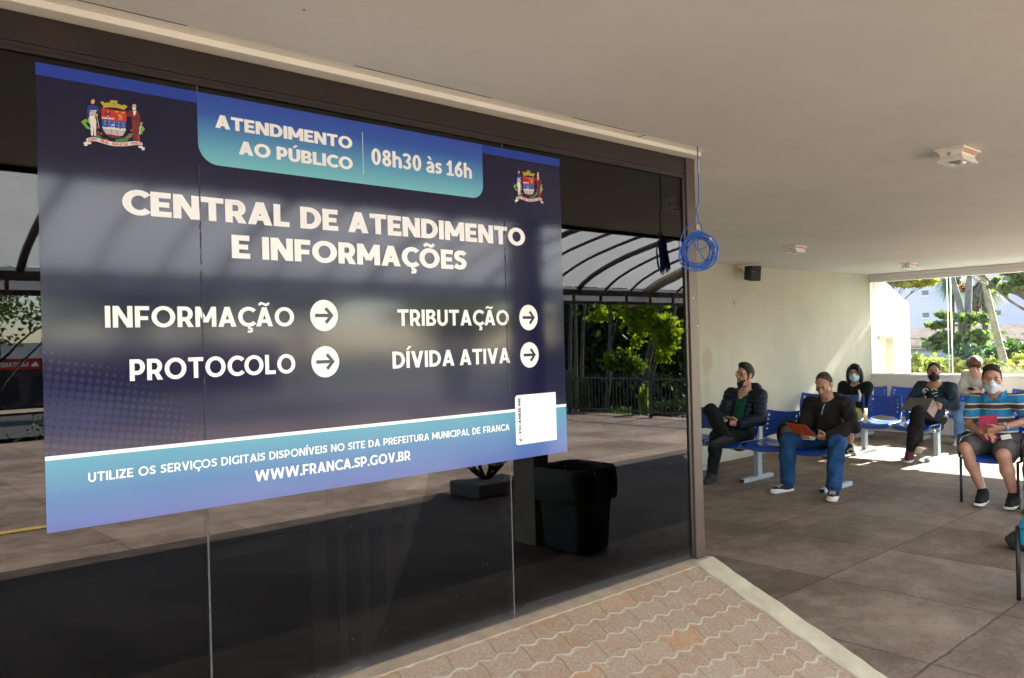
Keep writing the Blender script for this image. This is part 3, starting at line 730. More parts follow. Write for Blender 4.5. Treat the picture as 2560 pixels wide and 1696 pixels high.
flat('top_band', *rect(PXL, PXR, 2.347, PZT-0.0005), 0.0012, vinyl('royal_blue_print', (0.018, 0.050, 0.33)), po)
def tabpoly(x0, x1, z0, z1, r0, r1):
    P = [(x0, z1)]
    P += [(x0+r0-r0*math.cos(rad(a)), z0+r0-r0*math.sin(rad(a))) for a in range(0, 91, 6)]
    P += [(x1-r1+r1*math.sin(rad(a)), z0+r1-r1*math.cos(rad(a))) for a in range(0, 91, 6)]
    P += [(x1, z1)]
    return P, [tuple(range(len(P)))]
flat('header_tab', *tabpoly(0.967, 2.092, 2.165, PZT-0.0003, 0.062, 0.055), 0.0018,
     vinyl_grad('tab_blend', ((0.0, (0.145, 0.46, 0.50)), (0.30, (0.085, 0.30, 0.46)), (0.72, (0.022, 0.085, 0.37)), (1.0, (0.020, 0.060, 0.35))), 2.165, PZT, 0.3), po)
WB, HB = 0.27, 0.225                                          # heavy heading weight
WL, HL = 0.215, 0.19                                          # bold text weight
for nm, s, x0, x1, z0, cap, w, h, gp, sp in (
        ('tab_text', 'ATENDIMENTO', 1.021, 1.503, 2.2805, .041, WB, HB, .055, .3), ('tab_text', 'AO PÚBLICO', 1.094, 1.503, 2.2085, .0425, WB, HB, .06, .34),
        ('hours_text', '08h30 às 16h', 1.579, 2.036, 2.2385, .0575, WL, HL*.95, .085, .27),
        ('heading', 'CENTRAL DE ATENDIMENTO', 0.746, 2.311, 1.9925, .0715, WB, HB, .055, .38), ('heading', 'E INFORMAÇÕES', 1.063, 1.995, 1.8825, .0725, WB, HB, .06, .40),
        ('item_text', 'INFORMAÇÃO', 0.693, 1.267, 1.6700, .061, WL, HL, .095, .3), ('item_text', 'PROTOCOLO', 0.755, 1.267, 1.5175, .0615, WL, HL, .095, .3),
        ('item_text', 'TRIBUTAÇÃO', 1.671, 2.209, 1.6675, .060, WL, HL, .095, .3), ('item_text', 'DÍVIDA ATIVA', 1.645, 2.209, 1.5155, .0605, WL, HL, .095, .30),
        ('footer_text', 'UTILIZE OS SERVIÇOS DIGITAIS DISPONÍVEIS NO SITE DA PREFEITURA MUNICIPAL DE FRANCA', 0.640, 2.197, 1.2455, .0255, .185, .165, .115, .40),
        ('footer_text', 'WWW.FRANCA.SP.GOV.BR', 1.120, 1.711, 1.182, .0345, WL*.95, HL*.95, .10, .3)):
    V, F, _k = text_mesh(s, x0, x1, z0, cap, w, h, gp, sp)
    flat(nm, V, F, 0.0024, white_ink, po)
V = []; F = []
for i in range(20):
    z = 2.198+i*(2.348-2.198)/20; b = len(V)
    V += [(1.5432, z), (1.5462, z), (1.5462, z+.0045), (1.5432, z+.0045)]; F.append((b, b+1, b+2, b+3))
flat('dashed_rule', V, F, 0.0024, white_ink, po)
for cx, cz in ((1.377, 1.705), (1.377, 1.550), (2.319, 1.698), (2.319, 1.544)):
    P = [(cx+.052*math.cos(2*PI*i/40), cz+.0525*math.sin(2*PI*i/40)) for i in range(40)]
    o = flat('arrow_badge', P, [tuple(range(40))], 0.0024, white_ink, po)
    s = .052
    A = [(-.66, -.11), (.30, -.11), (.02, -.40), (.19, -.55), (.68, 0), (.19, .55), (.02, .40), (.30, .11), (-.66, .11)]
    flat('arrow', [(cx+x*s, cz+z*s) for x, z in A], [(0, 1, 5, 7, 8)[:0] or (0, 1, 7, 8), (1, 2, 3, 4), (1, 4, 7), (4, 5, 6, 7)], 0.0032, navy_ink, o)
cp = tabpoly(2.231, 2.4645, 1.180, 1.382, 0.012, 0.003)
P = cp[0][:]; P[0] = (2.231, 1.372); P = [(2.241, 1.382)]+P[0:]
code = flat('code_panel', P, [tuple(range(len(P)))], 0.0024, white_ink, po)
V, F, _k = text_mesh('ESCANEIE-ME', 0, 0.146, 0, 0.0135, .26, .22, .09)
flat('panel_text', [(2.2605-y, 1.2255+x) for x, y in V], F, 0.0032, navy_ink, code)
ph = [(2.2450, 1.2010), (2.2580, 1.2010), (2.2580, 1.2170), (2.2450, 1.2170)]; q = [(2.2470, 1.2035), (2.2560, 1.2035), (2.2560, 1.2150), (2.2470, 1.2150)]
hand = [(2.2490, 1.1960), (2.2600, 1.1920), (2.2630, 1.1990), (2.2600, 1.2080), (2.2585, 1.2000)]
flat('phone_icon', ph+q+hand, [(0, 1, 5, 4), (1, 2, 6, 5), (2, 3, 7, 6), (3, 0, 4, 7), (8, 9, 10, 11, 12)], 0.0032, navy_ink, code)
# wrinkles and tears where the sheet crosses the pane joints
tear_m = mat('torn_vinyl', (0.02, 0.02, 0.03), 0.5, 0.7, 60, 0.3)
rng = random.Random(11)
for jx, spans in ((0.9675, ((2.03, 2.16), (1.86, 1.99), (1.60, 1.84), (1.33, 1.52))), (2.199, ((2.03, 2.09), (1.75, 1.98), (1.40, 1.70)))):
    V = []; F = []
    for a, b_ in spans:
        n = max(4, int((b_-a)/0.008)); base = len(V)
        for i in range(n+1):
            z = a+(b_-a)*i/n; x = jx+(z-1.7)*0.002+rng.uniform(-.0012, .0012); hw = rng.choice((.0006, .0010, .0016, .0022))
            V += [(x-hw, z), (x+hw, z)]
        F += [(base+2*i, base+2*i+1, base+2*i+3, base+2*i+2) for i in range(n)]
    flat('seam_tear', V, F, 0.0028, tear_m, po)
# coat of arms: flat print, drawn in the proportions of the photograph
EC = {'gold': (0.46, 0.36, 0.03), 'red': (0.52, 0.022, 0.018), 'blue': (0.018, 0.075, 0.36), 'white': (0.72, 0.70, 0.66), 'grey': (0.46, 0.44, 0.43), 'green': (0.03, 0.22, 0.06), 'lime': (0.16, 0.40, 0.05), 'maroon': (0.16, 0.015, 0.018), 'skin': (0.62, 0.34, 0.20), 'navyc': (0.012, 0.035, 0.22), 'black': (0.012, 0.012, 0.02), 'dk': (0.05, 0.02, 0.02)}
EM = {k: vinyl('crest_'+k, c, 0.25) for k, c in EC.items()}
EK = list(EC); EV = []; EF = []; EI = []
_lay = [0.0024]
def em(col, pts):
    _lay[0] += 0.000012
    b = len(EV)
    for u, v in pts:
        EV.append((0.634+u*.203/1752-v*.004/1568, GY-_lay[0], 2.319+u*.037/1752-v*.188/1568))
    a = sum(pts[i][0]*pts[(i+1) % len(pts)][1]-pts[(i+1) % len(pts)][0]*pts[i][1] for i in range(len(pts)))
    f = tuple(range(b, b+len(pts)))
    EF.append(f if a < 0 else f[::-1]); EI.append(EK.index(col))
def emd(col, u, v, ru, rv=None, n=10): em(col, [(u+ru*math.cos(2*PI*i/n), v+(rv or ru)*math.sin(2*PI*i/n)) for i in range(n)])
rng = random.Random(5)
# laurel and coffee branches
for u, v in ((140, 715), (170, 690), (200, 670), (180, 760), (210, 800), (240, 840), (260, 700), (280, 860)):
    em('lime', [(u-45, v-10), (u+20, v-40), (u+60, v+30), (u+20, v+30)])
for u, v in ((1500, 860), (1530, 910), (1490, 950), (1470, 1000), (1450, 880)): em('lime', [(u-40, v), (u, v-45), (u+40, v), (u-5, v+40)])
for i in range(26):
    t = i/25
    for side in (-1, 1):
        u = 845+side*(70+420*math.sin(t*1.35)); v = 1190-470*(1-math.cos(t*1.25)) + (70 if side > 0 else -20)*(t-.5)
        du, dv = rng.uniform(-30, 30), rng.uniform(-30, 30)
        em('green', [(u-48+du, v+dv), (u+du, v-34+dv), (u+48+du, v+8+dv), (u+du, v+32+dv)])
for u, v in ((480, 955), (545, 990), (650, 1130), (690, 1145), (1150, 1070), (1205, 1050), (1050, 1170), (1240, 930), (450, 840)): emd('red', u, v, 30, 26, 8)
# shield
em('dk', [(640, 1000), (760, 1090), (880, 1110), (1000, 1080), (1060, 1020)])
em('red', [(552, 385), (620, 400), (840, 440), (1130, 470), (1122, 715), (560, 655)])
em('blue', [(560, 655), (1122, 715), (1115, 880), (1105, 900), (572, 840)])
em('grey', [(572, 820), (620, 835), (840, 875), (1110, 900), (1095, 970), (1040, 1050), (930, 1050), (760, 1010), (650, 1000), (600, 920)])
em('white', [(565, 805), (600, 840), (640, 845), (650, 830), (690, 850), (720, 830), (760, 855), (765, 820), (800, 850), (840, 838), (880, 862), (900, 880), (945, 850), (960, 890), (1010, 895), (1015, 860), (1060, 895), (1085, 860), (1110, 910), (1112, 935), (960, 915), (760, 885), (590, 865)])
for u0, v0, u1, v1 in ((785, 890, 760, 1010), (895, 905, 930, 1050), (600, 880, 650, 1000), (1085, 930, 1045, 1050)): em('black', [(u0, v0), (u0+9, v0), (u1+9, v1), (u1, v1)])
em('maroon', [(655, 1003), (760, 1012), (930, 1052), (1035, 1052), (940, 1092), (830, 1095), (720, 1060)])
for i in range(5):
    for j in range(2):
        if (i, j) != (2, 1): emd('gold', 632+i*105, 700+i*14+j*66, 17, 17, 6)
em('white', [(785, 770), (855, 776), (855, 815), (785, 808)]); em('black', [(815, 782), (838, 785), (836, 806), (813, 803)])
em('black', [(640, 455), (745, 470), (748, 580), (720, 560), (690, 590), (660, 560), (638, 575)])
em('red', [(668, 500), (720, 508), (716, 530), (668, 522)]); emd('grey', 697, 480, 26, 14, 8); emd('grey', 700, 568, 30, 12, 8)
em('white', [(562, 595), (840, 630), (845, 662), (562, 627)])
for u in (610, 700, 790): emd('red', u, 618+(u-610)*.13, 22, 9, 8)
em('gold', [(845, 462), (945, 474), (935, 500), (860, 490)]); em('gold', [(1005, 490), (1090, 500), (1080, 530), (1015, 520)])
em('gold', [(910, 545), (965, 535), (1010, 560), (1015, 620), (1030, 690), (1010, 690), (985, 640), (960, 680), (945, 668), (975, 610), (930, 590), (945, 570)])
em('gold', [(1015, 560), (1045, 585), (1035, 620), (1015, 600)])
# mural crown
em('gold', [(585, 385), (620, 270), (760, 258), (900, 278), (1060, 345), (1105, 380), (1085, 440), (960, 400), (840, 378), (700, 372)])
em('gold', [(520, 250), (600, 232), (618, 265), (622, 310), (580, 330), (565, 290)])
em('gold', [(750, 195), (790, 215), (830, 202), (880, 222), (918, 215), (915, 255), (885, 290), (780, 280), (755, 235)])
em('gold', [(1055, 300), (1090, 322), (1148, 350), (1135, 385), (1098, 402), (1050, 360)])
emd('navyc', 832, 308, 28, 34); emd('white', 828, 314, 12, 16)
# soldier on the left
em('white', [(290, 560), (400, 560), (440, 700), (435, 820), (425, 1040), (392, 1035), (372, 800), (362, 1030), (322, 1020), (312, 800), (275, 680)])
em('navyc', [(255, 330), (330, 315), (420, 325), (490, 390), (520, 480), (500, 500), (440, 460), (300, 450), (280, 640), (245, 610), (230, 470)])
em('skin', [(248, 615), (295, 615), (300, 690), (262, 690)]); em('grey', [(290, 470), (440, 460), (410, 560), (340, 540), (290, 590)])
em('white', [(300, 437), (445, 440), (440, 460), (300, 455)]); emd('gold', 440, 552, 38, 40)
em('grey', [(445, 600), (462, 600), (510, 860), (496, 862)])
emd('skin', 360, 232, 46, 62, 12); em('black', [(305, 235), (312, 170), (360, 150), (410, 172), (412, 210), (385, 185), (340, 190), (318, 240)])
em('black', [(325, 290), (395, 290), (390, 330), (335, 330)])
em('black', [(318, 1022), (362, 1030), (360, 1050), (312, 1042)]); em('black', [(390, 1038), (428, 1042), (430, 1062), (386, 1055)])
# gentleman on the right
em('maroon', [(1190, 455), (1280, 440), (1400, 470), (1440, 560), (1460, 760), (1420, 800), (1420, 1120), (1390, 1165), (1290, 1150), (1270, 900), (1245, 780), (1240, 600), (1140, 600), (1120, 570)])
em('white', [(1280, 455), (1360, 465), (1350, 520), (1310, 595), (1290, 540)]); em('green', [(1270, 430), (1365, 445), (1360, 465), (1280, 455)])
emd('skin', 1310, 362, 48, 58, 12); em('white', [(1262, 385), (1355, 395), (1345, 430), (1310, 445), (1275, 430)]); em('grey', [(1268, 340), (1275, 310), (1320, 298), (1355, 325), (1355, 350), (1320, 325), (1285, 330)])
emd('skin', 1480, 770, 26, 32); em('white', [(1455, 800), (1475, 805), (1440, 1030), (1420, 1030)])
em('red', [(1395, 1050), (1425, 1040), (1440, 1150), (1420, 1180), (1390, 1165)])
em('black', [(1285, 640), (1410, 650), (1410, 664), (1285, 654)])
# motto ribbon
rib = [(235, 1080, 1160), (330, 1062, 1155), (430, 1072, 1160), (560, 1120, 1205), (700, 1165, 1258), (850, 1198, 1290), (1000, 1212, 1303), (1150, 1205, 1300), (1320, 1190, 1285), (1430, 1200, 1283), (1500, 1245, 1300)]
for a, b_ in zip(rib[:-1], rib[1:]): em('white', [(a[0], a[1]), (b_[0], b_[1]), (b_[0], b_[2]), (a[0], a[2])])
em('white', [(215, 1105), (240, 1080), (260, 1165), (225, 1160)])
em('white', [(200, 1165), (325, 1175), (320, 1225), (240, 1225), (235, 1265), (155, 1252), (180, 1225), (143, 1185)]); em('white', [(1410, 1305), (1500, 1315), (1520, 1350), (1566, 1352), (1545, 1385), (1560, 1418), (1490, 1415), (1480, 1370), (1405, 1345)])
em('dk', [(690, 1345), (850, 1310), (1020, 1385), (1010, 1397), (850, 1330), (695, 1362)])
EVt = []; EFt = []
V, F, _k = text_mesh('GENTI - MEAE - PAVLISTAE - FIDELIS', 255, 1475, 0, 68, .26, .2, .10, .42)
_lay[0] += 0.0002
b = len(EV)
for u, y in V:
    i = max(k for k in range(len(rib)-1) if rib[k][0] <= u); A_, B_ = rib[i], rib[i+1]; t = (u-A_[0])/(B_[0]-A_[0])
    v = A_[2]+(B_[2]-A_[2])*t-12-y
    EV.append((0.634+u*.203/1752-v*.004/1568, GY-_lay[0], 2.319+u*.037/1752-v*.188/1568))
for f in F: EF.append(tuple(b+i for i in f)); EI.append(EK.index('red'))
em1 = finish('coat_of_arms', EV, EF, [EM[k] for k in EK], po, mi=EI)
em2 = em1.copy(); COL.objects.link(em2); em2.location = (1.609, 0, -0.004)

# ================================================================== FOLIAGE
def leafcloud(name, blobs, size, m, parent, seed=1, clump=0.20, squash=1.0):
    r = np.random.default_rng(seed); C = []; 
    for (cx, cy, cz, rx, ry, rz_, n) in blobs:
        k = max(5, n//18)
        d = r.normal(size=(k, 3)); d /= np.linalg.norm(d, axis=1)[:, None]
        rr = r.uniform(0.35, 1.0, (k, 1))**0.6
        sub = np.array([cx, cy, cz])+d*rr*np.array([rx, ry, rz_])
        idx = r.integers(0, k, n)
        sc = clump*np.array([rx, ry, rz_])*np.array([1, 1, .8])
        C.append(sub[idx]+r.normal(size=(n, 3))*sc*np.where(r.uniform(size=(n, 1)) < .2, 2.3, 1.0))
    C = np.concatenate(C); n = len(C)
    a = r.normal(size=(n, 3)); a[:, 2] -= 0.4; a /= np.linalg.norm(a, axis=1)[:, None]
    b = r.normal(size=(n, 3)); b -= a*(a*b).sum(1)[:, None]; b /= np.linalg.norm(b, axis=1)[:, None]
    nn = np.cross(a, b); s = size*r.uniform(0.6, 1.25, (n, 1))
    v = np.empty((n, 4, 3)); w = 0.30
    v[:, 0] = C-a*s*0.5; v[:, 1] = C+b*s*w+nn*s*0.08; v[:, 2] = C+a*s*0.5-nn*s*0.10; v[:, 3] = C-b*s*w+nn*s*0.08
    f = np.arange(n*4).reshape(n, 4)
    return finish(name, v.reshape(-1, 3), f, m, parent)
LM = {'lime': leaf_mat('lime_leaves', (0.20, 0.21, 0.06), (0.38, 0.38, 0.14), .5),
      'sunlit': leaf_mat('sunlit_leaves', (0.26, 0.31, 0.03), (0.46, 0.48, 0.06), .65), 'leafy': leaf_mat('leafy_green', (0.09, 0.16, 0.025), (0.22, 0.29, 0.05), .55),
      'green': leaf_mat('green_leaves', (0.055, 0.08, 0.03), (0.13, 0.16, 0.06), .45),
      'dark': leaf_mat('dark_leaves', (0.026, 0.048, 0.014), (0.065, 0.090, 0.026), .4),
      'blue': leaf_mat('bluish_leaves', (0.035, 0.075, 0.045), (0.075, 0.125, 0.075), .35),
      'yellow': leaf_mat('yellowing_leaves', (0.16, 0.17, 0.025), (0.36, 0.25, 0.04), .55),
      'frond': leaf_mat('dry_fronds', (0.13, 0.12, 0.085), (0.20, 0.17, 0.12), .3)}
BK = {'brown': mat('brown_bark', (0.115, 0.085, 0.062), 0.95, 0.45, 5, 0.8, 18, bdist=0.03),
      'grey': mat('grey_bark', (0.16, 0.135, 0.115), 0.95, 0.4, 5, 0.8, 18, bdist=0.03),
      'dark': mat('dark_bark', (0.06, 0.045, 0.035), 0.95, 0.4, 5, 0.8, 18, bdist=0.03),
      'palm': mat('ringed_palm_bark', (0.27, 0.20, 0.13), 0.9, 0.45, 9, 0.7, 14, bdist=0.03)}
def wig(a, b, n, amp, seed, r0, r1):
    r = random.Random(seed); a, b = np.array(a, float), np.array(b, float); L = np.linalg.norm(b-a)
    ph = [r.uniform(0, 6) for _ in range(4)]
    pts = []; rr = []
    for i in range(n+1):
        t = i/n; o = np.array([math.sin(t*5+ph[0])-math.sin(ph[0]), math.sin(t*4+ph[1])-math.sin(ph[1]), 0])*amp*L*t*(1.4-t)
        pts.append(a+(b-a)*t+o); rr.append(r0+(r1-r0)*t)
    return pts, rr
def tree(name, label, cat, base, top, rtrunk, blobs, lm, bk, leaf, seed, group=None, branches=5, n_leaf=None):
    t = thing(name, label, cat, base, group)
    tr = MB(); pts, rr = wig(base, top, 8, 0.05, seed, rtrunk, rtrunk*.5); tr.tube(pts, rr, 9)
    r = random.Random(seed+3)
    for b in blobs[:branches]:
        s = pts[r.randint(3, 7)]; p2, r2 = wig(s, (b[0], b[1], b[2]), 5, 0.10, r.randint(0, 999), rtrunk*.42, rtrunk*.12); tr.tube(p2, r2, 6)
        for _ in range(2):
            e = (b[0]+r.uniform(-.7, .7)*b[3], b[1]+r.uniform(-.7, .7)*b[4], b[2]+r.uniform(-.3, .8)*b[5])
            p3, r3 = wig(p2[3], e, 4, 0.1, r.randint(0, 999), rtrunk*.18, rtrunk*.05); tr.tube(p3, r3, 5)
    tr.build('trunk', bk, t, smooth=True)
    leafcloud('crown', blobs, leaf, lm, t, seed)
    return t
def shrub(name, label, blobs, lm, leaf, seed, group=None, cat='shrub', bk=None):
    b0 = blobs[0]; base = (b0[0], b0[1], b0[2]-b0[5]-0.3)
    t = thing(name, label, cat, base, group); st = MB(); r = random.Random(seed)
    for b in blobs:
        for _ in range(4):
            p, rr = wig((b[0]+r.uniform(-.2, .2)*b[3], b[1]+r.uniform(-.2, .2)*b[4], b[2]-b[5]-.35), (b[0]+r.uniform(-.6, .6)*b[3], b[1]+r.uniform(-.6, .6)*b[4], b[2]+r.uniform(0, .7)*b[5]), 4, .08, r.randint(0, 999), .014, .006); st.tube(p, rr, 5)
    st.build('stem', bk or BK['brown'], t)
    leafcloud('foliage', blobs, leaf, lm, t, seed)
    return t
def c2(a, b, X):                                           # window crop -> point at plane X
    return onX(2160+a/4.9, 640+b/4.9, X)

# ---- beyond the window
bx = 105.0
tb_ = thing('tall_building', 'huge bare grey concrete building side filling the view beyond the window', 'building', (bx+8, 20, -2.8))
p = MB(); p.box(bx, bx+16, -14, 48, -3, 27)
mconc, t_, b_, v_, c_ = mat_plaster('bare_concrete', (0.53, 0.42, 0.44), (0.36, 0.295, 0.31), 0.45, 0.12)
_w = N(t_, 'TexBrick'); _w.inputs['Scale'].default_value = 0.16; _w.inputs['Mortar Size'].default_value = 0.006; _w.offset = 0.0
_mp = coords(t_, 'World', rot=(PI/2, 0, PI/2)); 
_cx = N(t_, 'CombineXYZ'); _sx = N(t_, 'SeparateXYZ'); t_.links.new(coords(t_, 'World'), _sx.inputs[0]); t_.links.new(_sx.outputs[1], _cx.inputs[0]); t_.links.new(_sx.outputs[2], _cx.inputs[1]); t_.links.new(_cx.outputs[0], _w.inputs['Vector'])
t_.links.new(mixc(t_, math_(t_, 'MULTIPLY', _w.outputs['Fac'], 0.35), c_, (0.37, 0.30, 0.32)), b_.inputs['Base Color'])
p.build('wall', mconc, tb_)
for (a, b) in ((750, 455), (758, 728), (742, 182), (1640, 425), (1632, 700)):
    q = c2(a, b, bx); w = MB(); w.box(bx-0.06, bx+0.3, q[1]-.36, q[1]+.36, q[2]-.30, q[2]+.30)
    w.build('window', mat('window_hole', (0.20, 0.165, 0.13), 0.9, 0.3, 3, 0), tb_)
    w = MB(); w.box(bx-0.10, bx-0.062, q[1]-.42, q[1]+.42, q[2]-.40, q[2]-.31); w.build('sill', MT['plastic_w'], tb_)
def house(name, label, x, y, w, d, z0, h, rh, wm, rm, ridge='y', win=2):
    t = thing(name, label, 'house', (x, y, z0))
    p = MB(); p.box(x-d/2, x+d/2, y-w/2, y+w/2, z0, z0+h); p.build('wall', wm, t)
    p = MB(); o = .25
    if ridge == 'y': p.prism([(x-d/2-o, y-w/2-o, z0+h), (x+d/2+o, y-w/2-o, z0+h), (x, y-w/2-o, z0+h+rh)], (0, w+2*o, 0))
    else: p.prism([(x-d/2-o, y-w/2-o, z0+h), (x-d/2-o, y+w/2+o, z0+h), (x-d/2-o, y, z0+h+rh)], (d+2*o, 0, 0))
    p.build('roof', rm, t)
    for i in range(win):
        yy = y-w/2+w*(i+.5)/win; q = MB(); q.box(x-d/2-.03, x-d/2+.03, yy-.35, yy+.35, z0+h*.42, z0+h*.80); q.build('window', MT['bronze_d'], t)
    return t
tile = mat('clay_roof_tiles', (0.16, 0.07, 0.05), 0.9, 0.35, 3, 0.3, 9, bdist=0.04, spec=.03)
tile2 = mat('weathered_roof_tiles', (0.12, 0.085, 0.07), 0.9, 0.35, 3, 0.3, 9, bdist=0.04, spec=.03)
greyw = mat('grey_render', (0.22, 0.22, 0.235), 0.9, 0.2, 2, 0.2)
house('shed', 'grey rendered shed with a weathered tiled roof behind the almond tree', 33, 12.1, 6.0, 4.0, -2.0, 2.95, 0.75, greyw, tile2, 'y', 1)
house('house', 'small cream house with a brown pitched roof, half hidden by the bushes', 46, 14.4, 6.5, 6, -2.5, 2.9, 1.1, MT['para'], tile2, 'x', 2)
house('house', 'small pale house with a red tiled roof at the right edge of the window', 52, 13.5, 9, 6, -2.5, 3.1, 1.2, MT['white'], tile, 'y', 2)
lowf = MB()
for i in range(9): lowf.box(24.0, 24.05, 8.55, 9.9, -1.6+i*.29, -1.6+i*.29+.25)
tag(lowf.build('plank_fence', greyw, origin=(24, 9.2, -1.6)), 'grey plank fence of spaced horizontal boards beside the shed', 'fence')

# almond tree, palms, trunks
q = lambda a, b, X: tuple(c2(a, b, X))
def bl(a, b, X, rp, rq, n, dep=None):                       # blob from crop pixels, radii in crop pixels
    c = c2(a, b, X); s = X/FPX/4.9*1.15
    return (c[0], c[1], c[2], (dep or rp)*s, rp*s, rq*s, n)
t = thing('forked_tree', 'almond tree with two dark forking trunks and tiers of big green leaves outside the window', 'tree', q(1190, 1480, 22))
p = MB()
p.tube([q(1200, 1500, 22), q(1195, 1240, 22), q(1195, 1000, 22), q(1190, 700, 22), q(1150, 500, 22), q(1095, 330, 22), q(1060, 150, 22)], [.11, .10, .085, .075, .075, .07, .06], 9)
p.tube([q(1200, 1240, 22), q(1270, 950, 22), q(1275, 600, 22.2), q(1290, 260, 22.3), q(1300, 50, 22.3)], [.09, .09, .085, .075, .06], 9)
p.tube([q(1190, 800, 22), q(1100, 800, 21.7), q(880, 800, 21.5)], [.035, .025, .012], 6)
p.tube([q(1265, 900, 22), q(1330, 800, 21.8), q(1430, 770, 21.6)], [.03, .022, .012], 6)
p.tube([q(1200, 1100, 22), q(1000, 1030, 21.6), q(820, 1060, 21.4)], [.035, .025, .012], 6)
p.build('trunk', BK['grey'], t, smooth=True)
leafcloud('crown', [bl(900, 850, 21.5, 100, 30, 150), bl(970, 745, 21.5, 90, 28, 140), bl(1330, 770, 21.6, 110, 55, 190), bl(860, 1080, 21.4, 90, 45, 200), bl(1000, 1000, 21.4, 120, 50, 260), bl(1100, 1090, 21.6, 140, 70, 340), bl(1330, 960, 21.6, 110, 50, 240), bl(1400, 1010, 21.6, 80, 40, 150)], 0.20, LM['green'], t, 21)
t = thing('leaning_palm', 'tall ringed palm trunk leaning left in front of the grey building', 'palm', q(1760, 1480, 20))
p = MB(); P_ = [q(1775, 1500, 20), q(1735, 1380, 20), q(1650, 1050, 20), q(1570, 730, 20), q(1500, 430, 20), q(1440, 180, 20), q(1400, 20, 20), q(1300, -600, 20)]
p.tube(P_, [.10, .085, .075, .068, .066, .064, .062, .055], 10); p.build('trunk', BK['palm'], t, smooth=True)
def palm_crown(parent, c, L, n, m, seed, droop=1.0, w=.05, up=-.9):
    r = random.Random(seed); V = []; F = []
    for i in range(n):
        a = r.uniform(0, 2*PI); el = r.uniform(up, .9); d = np.array([math.cos(a)*math.cos(el), math.sin(a)*math.cos(el), math.sin(el)])
        l = L*r.uniform(.7, 1.1); s = nrm(np.cross(d, [0, 0, 1.0])); base = len(V)
        for k in range(6):
            tt = k/5; pnt = np.array(c)+d*l*tt+np.array([0, 0, -droop*l*.55*tt*tt]); ww = w*(1-tt)*(.4+1.6*tt if tt < .4 else 1)+.004
            V += [pnt+s*ww, pnt-s*ww]
        F += [(base+2*k, base+2*k+1, base+2*k+3, base+2*k+2) for k in range(5)]
    finish('crown', V, F, m, parent)
palm_crown(t, P_[-1], 1.6, 60, LM['green'], 3, .7, .05, -.2)
for lab, bb, tt, rr, mm, cm, sd, L in (('slim dark palm with a shaggy grey and red skirt of dead fronds', (1490, 1480, 26), (1480, 330, 26), .085, BK['dark'], LM['frond'], 8, 1.0), ('palm with a drooping grey green crown behind the glass joint', (1085, 1480, 28), (1080, 240, 28), .08, BK['dark'], LM['blue'], 9, 1.0)):
    t = thing('palm', lab, 'palm', q(*bb)); p = MB(); p.tube([q(*bb), q((bb[0]+tt[0])/2, (bb[1]+tt[1])/2, bb[2]), q(*tt)], [rr*1.1, rr, rr*.9], 9); p.build('trunk', mm, t, smooth=True)
    palm_crown(t, q(*tt), L*.62, 620, cm, sd, 1.1, .008)
    if sd == 8:
        c = q(1400, 400, 26); leafcloud('dead_fronds', [(c[0], c[1], c[2], .3, .35, .30, 160), (c[0], c[1]+.0, c[2]-.5, .2, .2, .45, 90)], .28, leaf_mat('red_dead_leaves', (0.16, 0.05, 0.03), (0.25, 0.12, 0.08), .3), t, 5)
t = tree('overhanging_tree', 'branch of yellowing leaves hanging above the white boundary wall', 'tree', q(300, 1500, 17.2), q(330, 180, 17.2), .05, [bl(480, 330, 17.5, 130, 28, 170), bl(680, 335, 17.5, 150, 30, 200), bl(560, 290, 17.5, 230, 40, 220), bl(620, 200, 17.5, 250, 60, 260), (18.0, 5.75, 5.75, .6, .65, .72, 2600), (18.0, 5.75, 3.95, .45, .65, .46, 1900), (18.0, 5.75, 4.85, .3, .6, .35, 260)], LM['yellow'], BK['brown'], .16, 31, branches=3)  # last three blobs: unseen crown added to shade the back wall, leaving a streak
t = tree('overhanging_branch_tree', 'branches of bright green leaves hanging into the top right of the window', 'tree', q(2250, 1500, 18), q(2150, 100, 18), .09, [bl(1760, 235, 18, 120, 35, 150), bl(1900, 300, 18, 100, 45, 150), bl(1720, 400, 18, 40, 50, 60), bl(1840, 415, 18, 95, 35, 130), bl(1350, 200, 18, 140, 30, 110), bl(1570, 330, 18.2, 60, 50, 80), bl(1960, 200, 18, 140, 60, 240)], LM['green'], BK['brown'], .15, 33, branches=6)
for i, (a, b, X, rp, rq, n, lm, lab) in enumerate((
        (1240, 1240, 21.0, 120, 130, 700, 'blue', 'bluish green bush at the foot of the forked trunks'),
        (1480, 1220, 22.5, 170, 120, 800, 'blue', 'broad dark bluish bush left of the leaning palm'),
        (1830, 1200, 22.5, 160, 150, 800, 'dark', 'deep green bush behind the leaning palm on its right'),
        (620, 1330, 15.6, 65, 95, 330, 'lime', 'bright yellow green shrub against the end of the white boundary wall'),
        (880, 1350, 16.2, 130, 75, 420, 'lime', 'bright leafy shrub just outside the sill, behind the seated woman in denim'),
        (1110, 1370, 15.6, 130, 75, 480, 'lime', 'sunlit pale yellow shrub just outside the sill below the glass joint'),
        (1500, 1360, 16.0, 110, 70, 360, 'lime', 'light green shrub just outside the sill behind the bowed head'),
        (1920, 1360, 15.4, 105, 100, 420, 'lime', 'bright green shrub at the right edge of the window'))):
    shrub('shrub', lab, [bl(a, b, X, rp, rq, n)], LM[lm], .13 if lm != 'lime' else .12, 50+i)
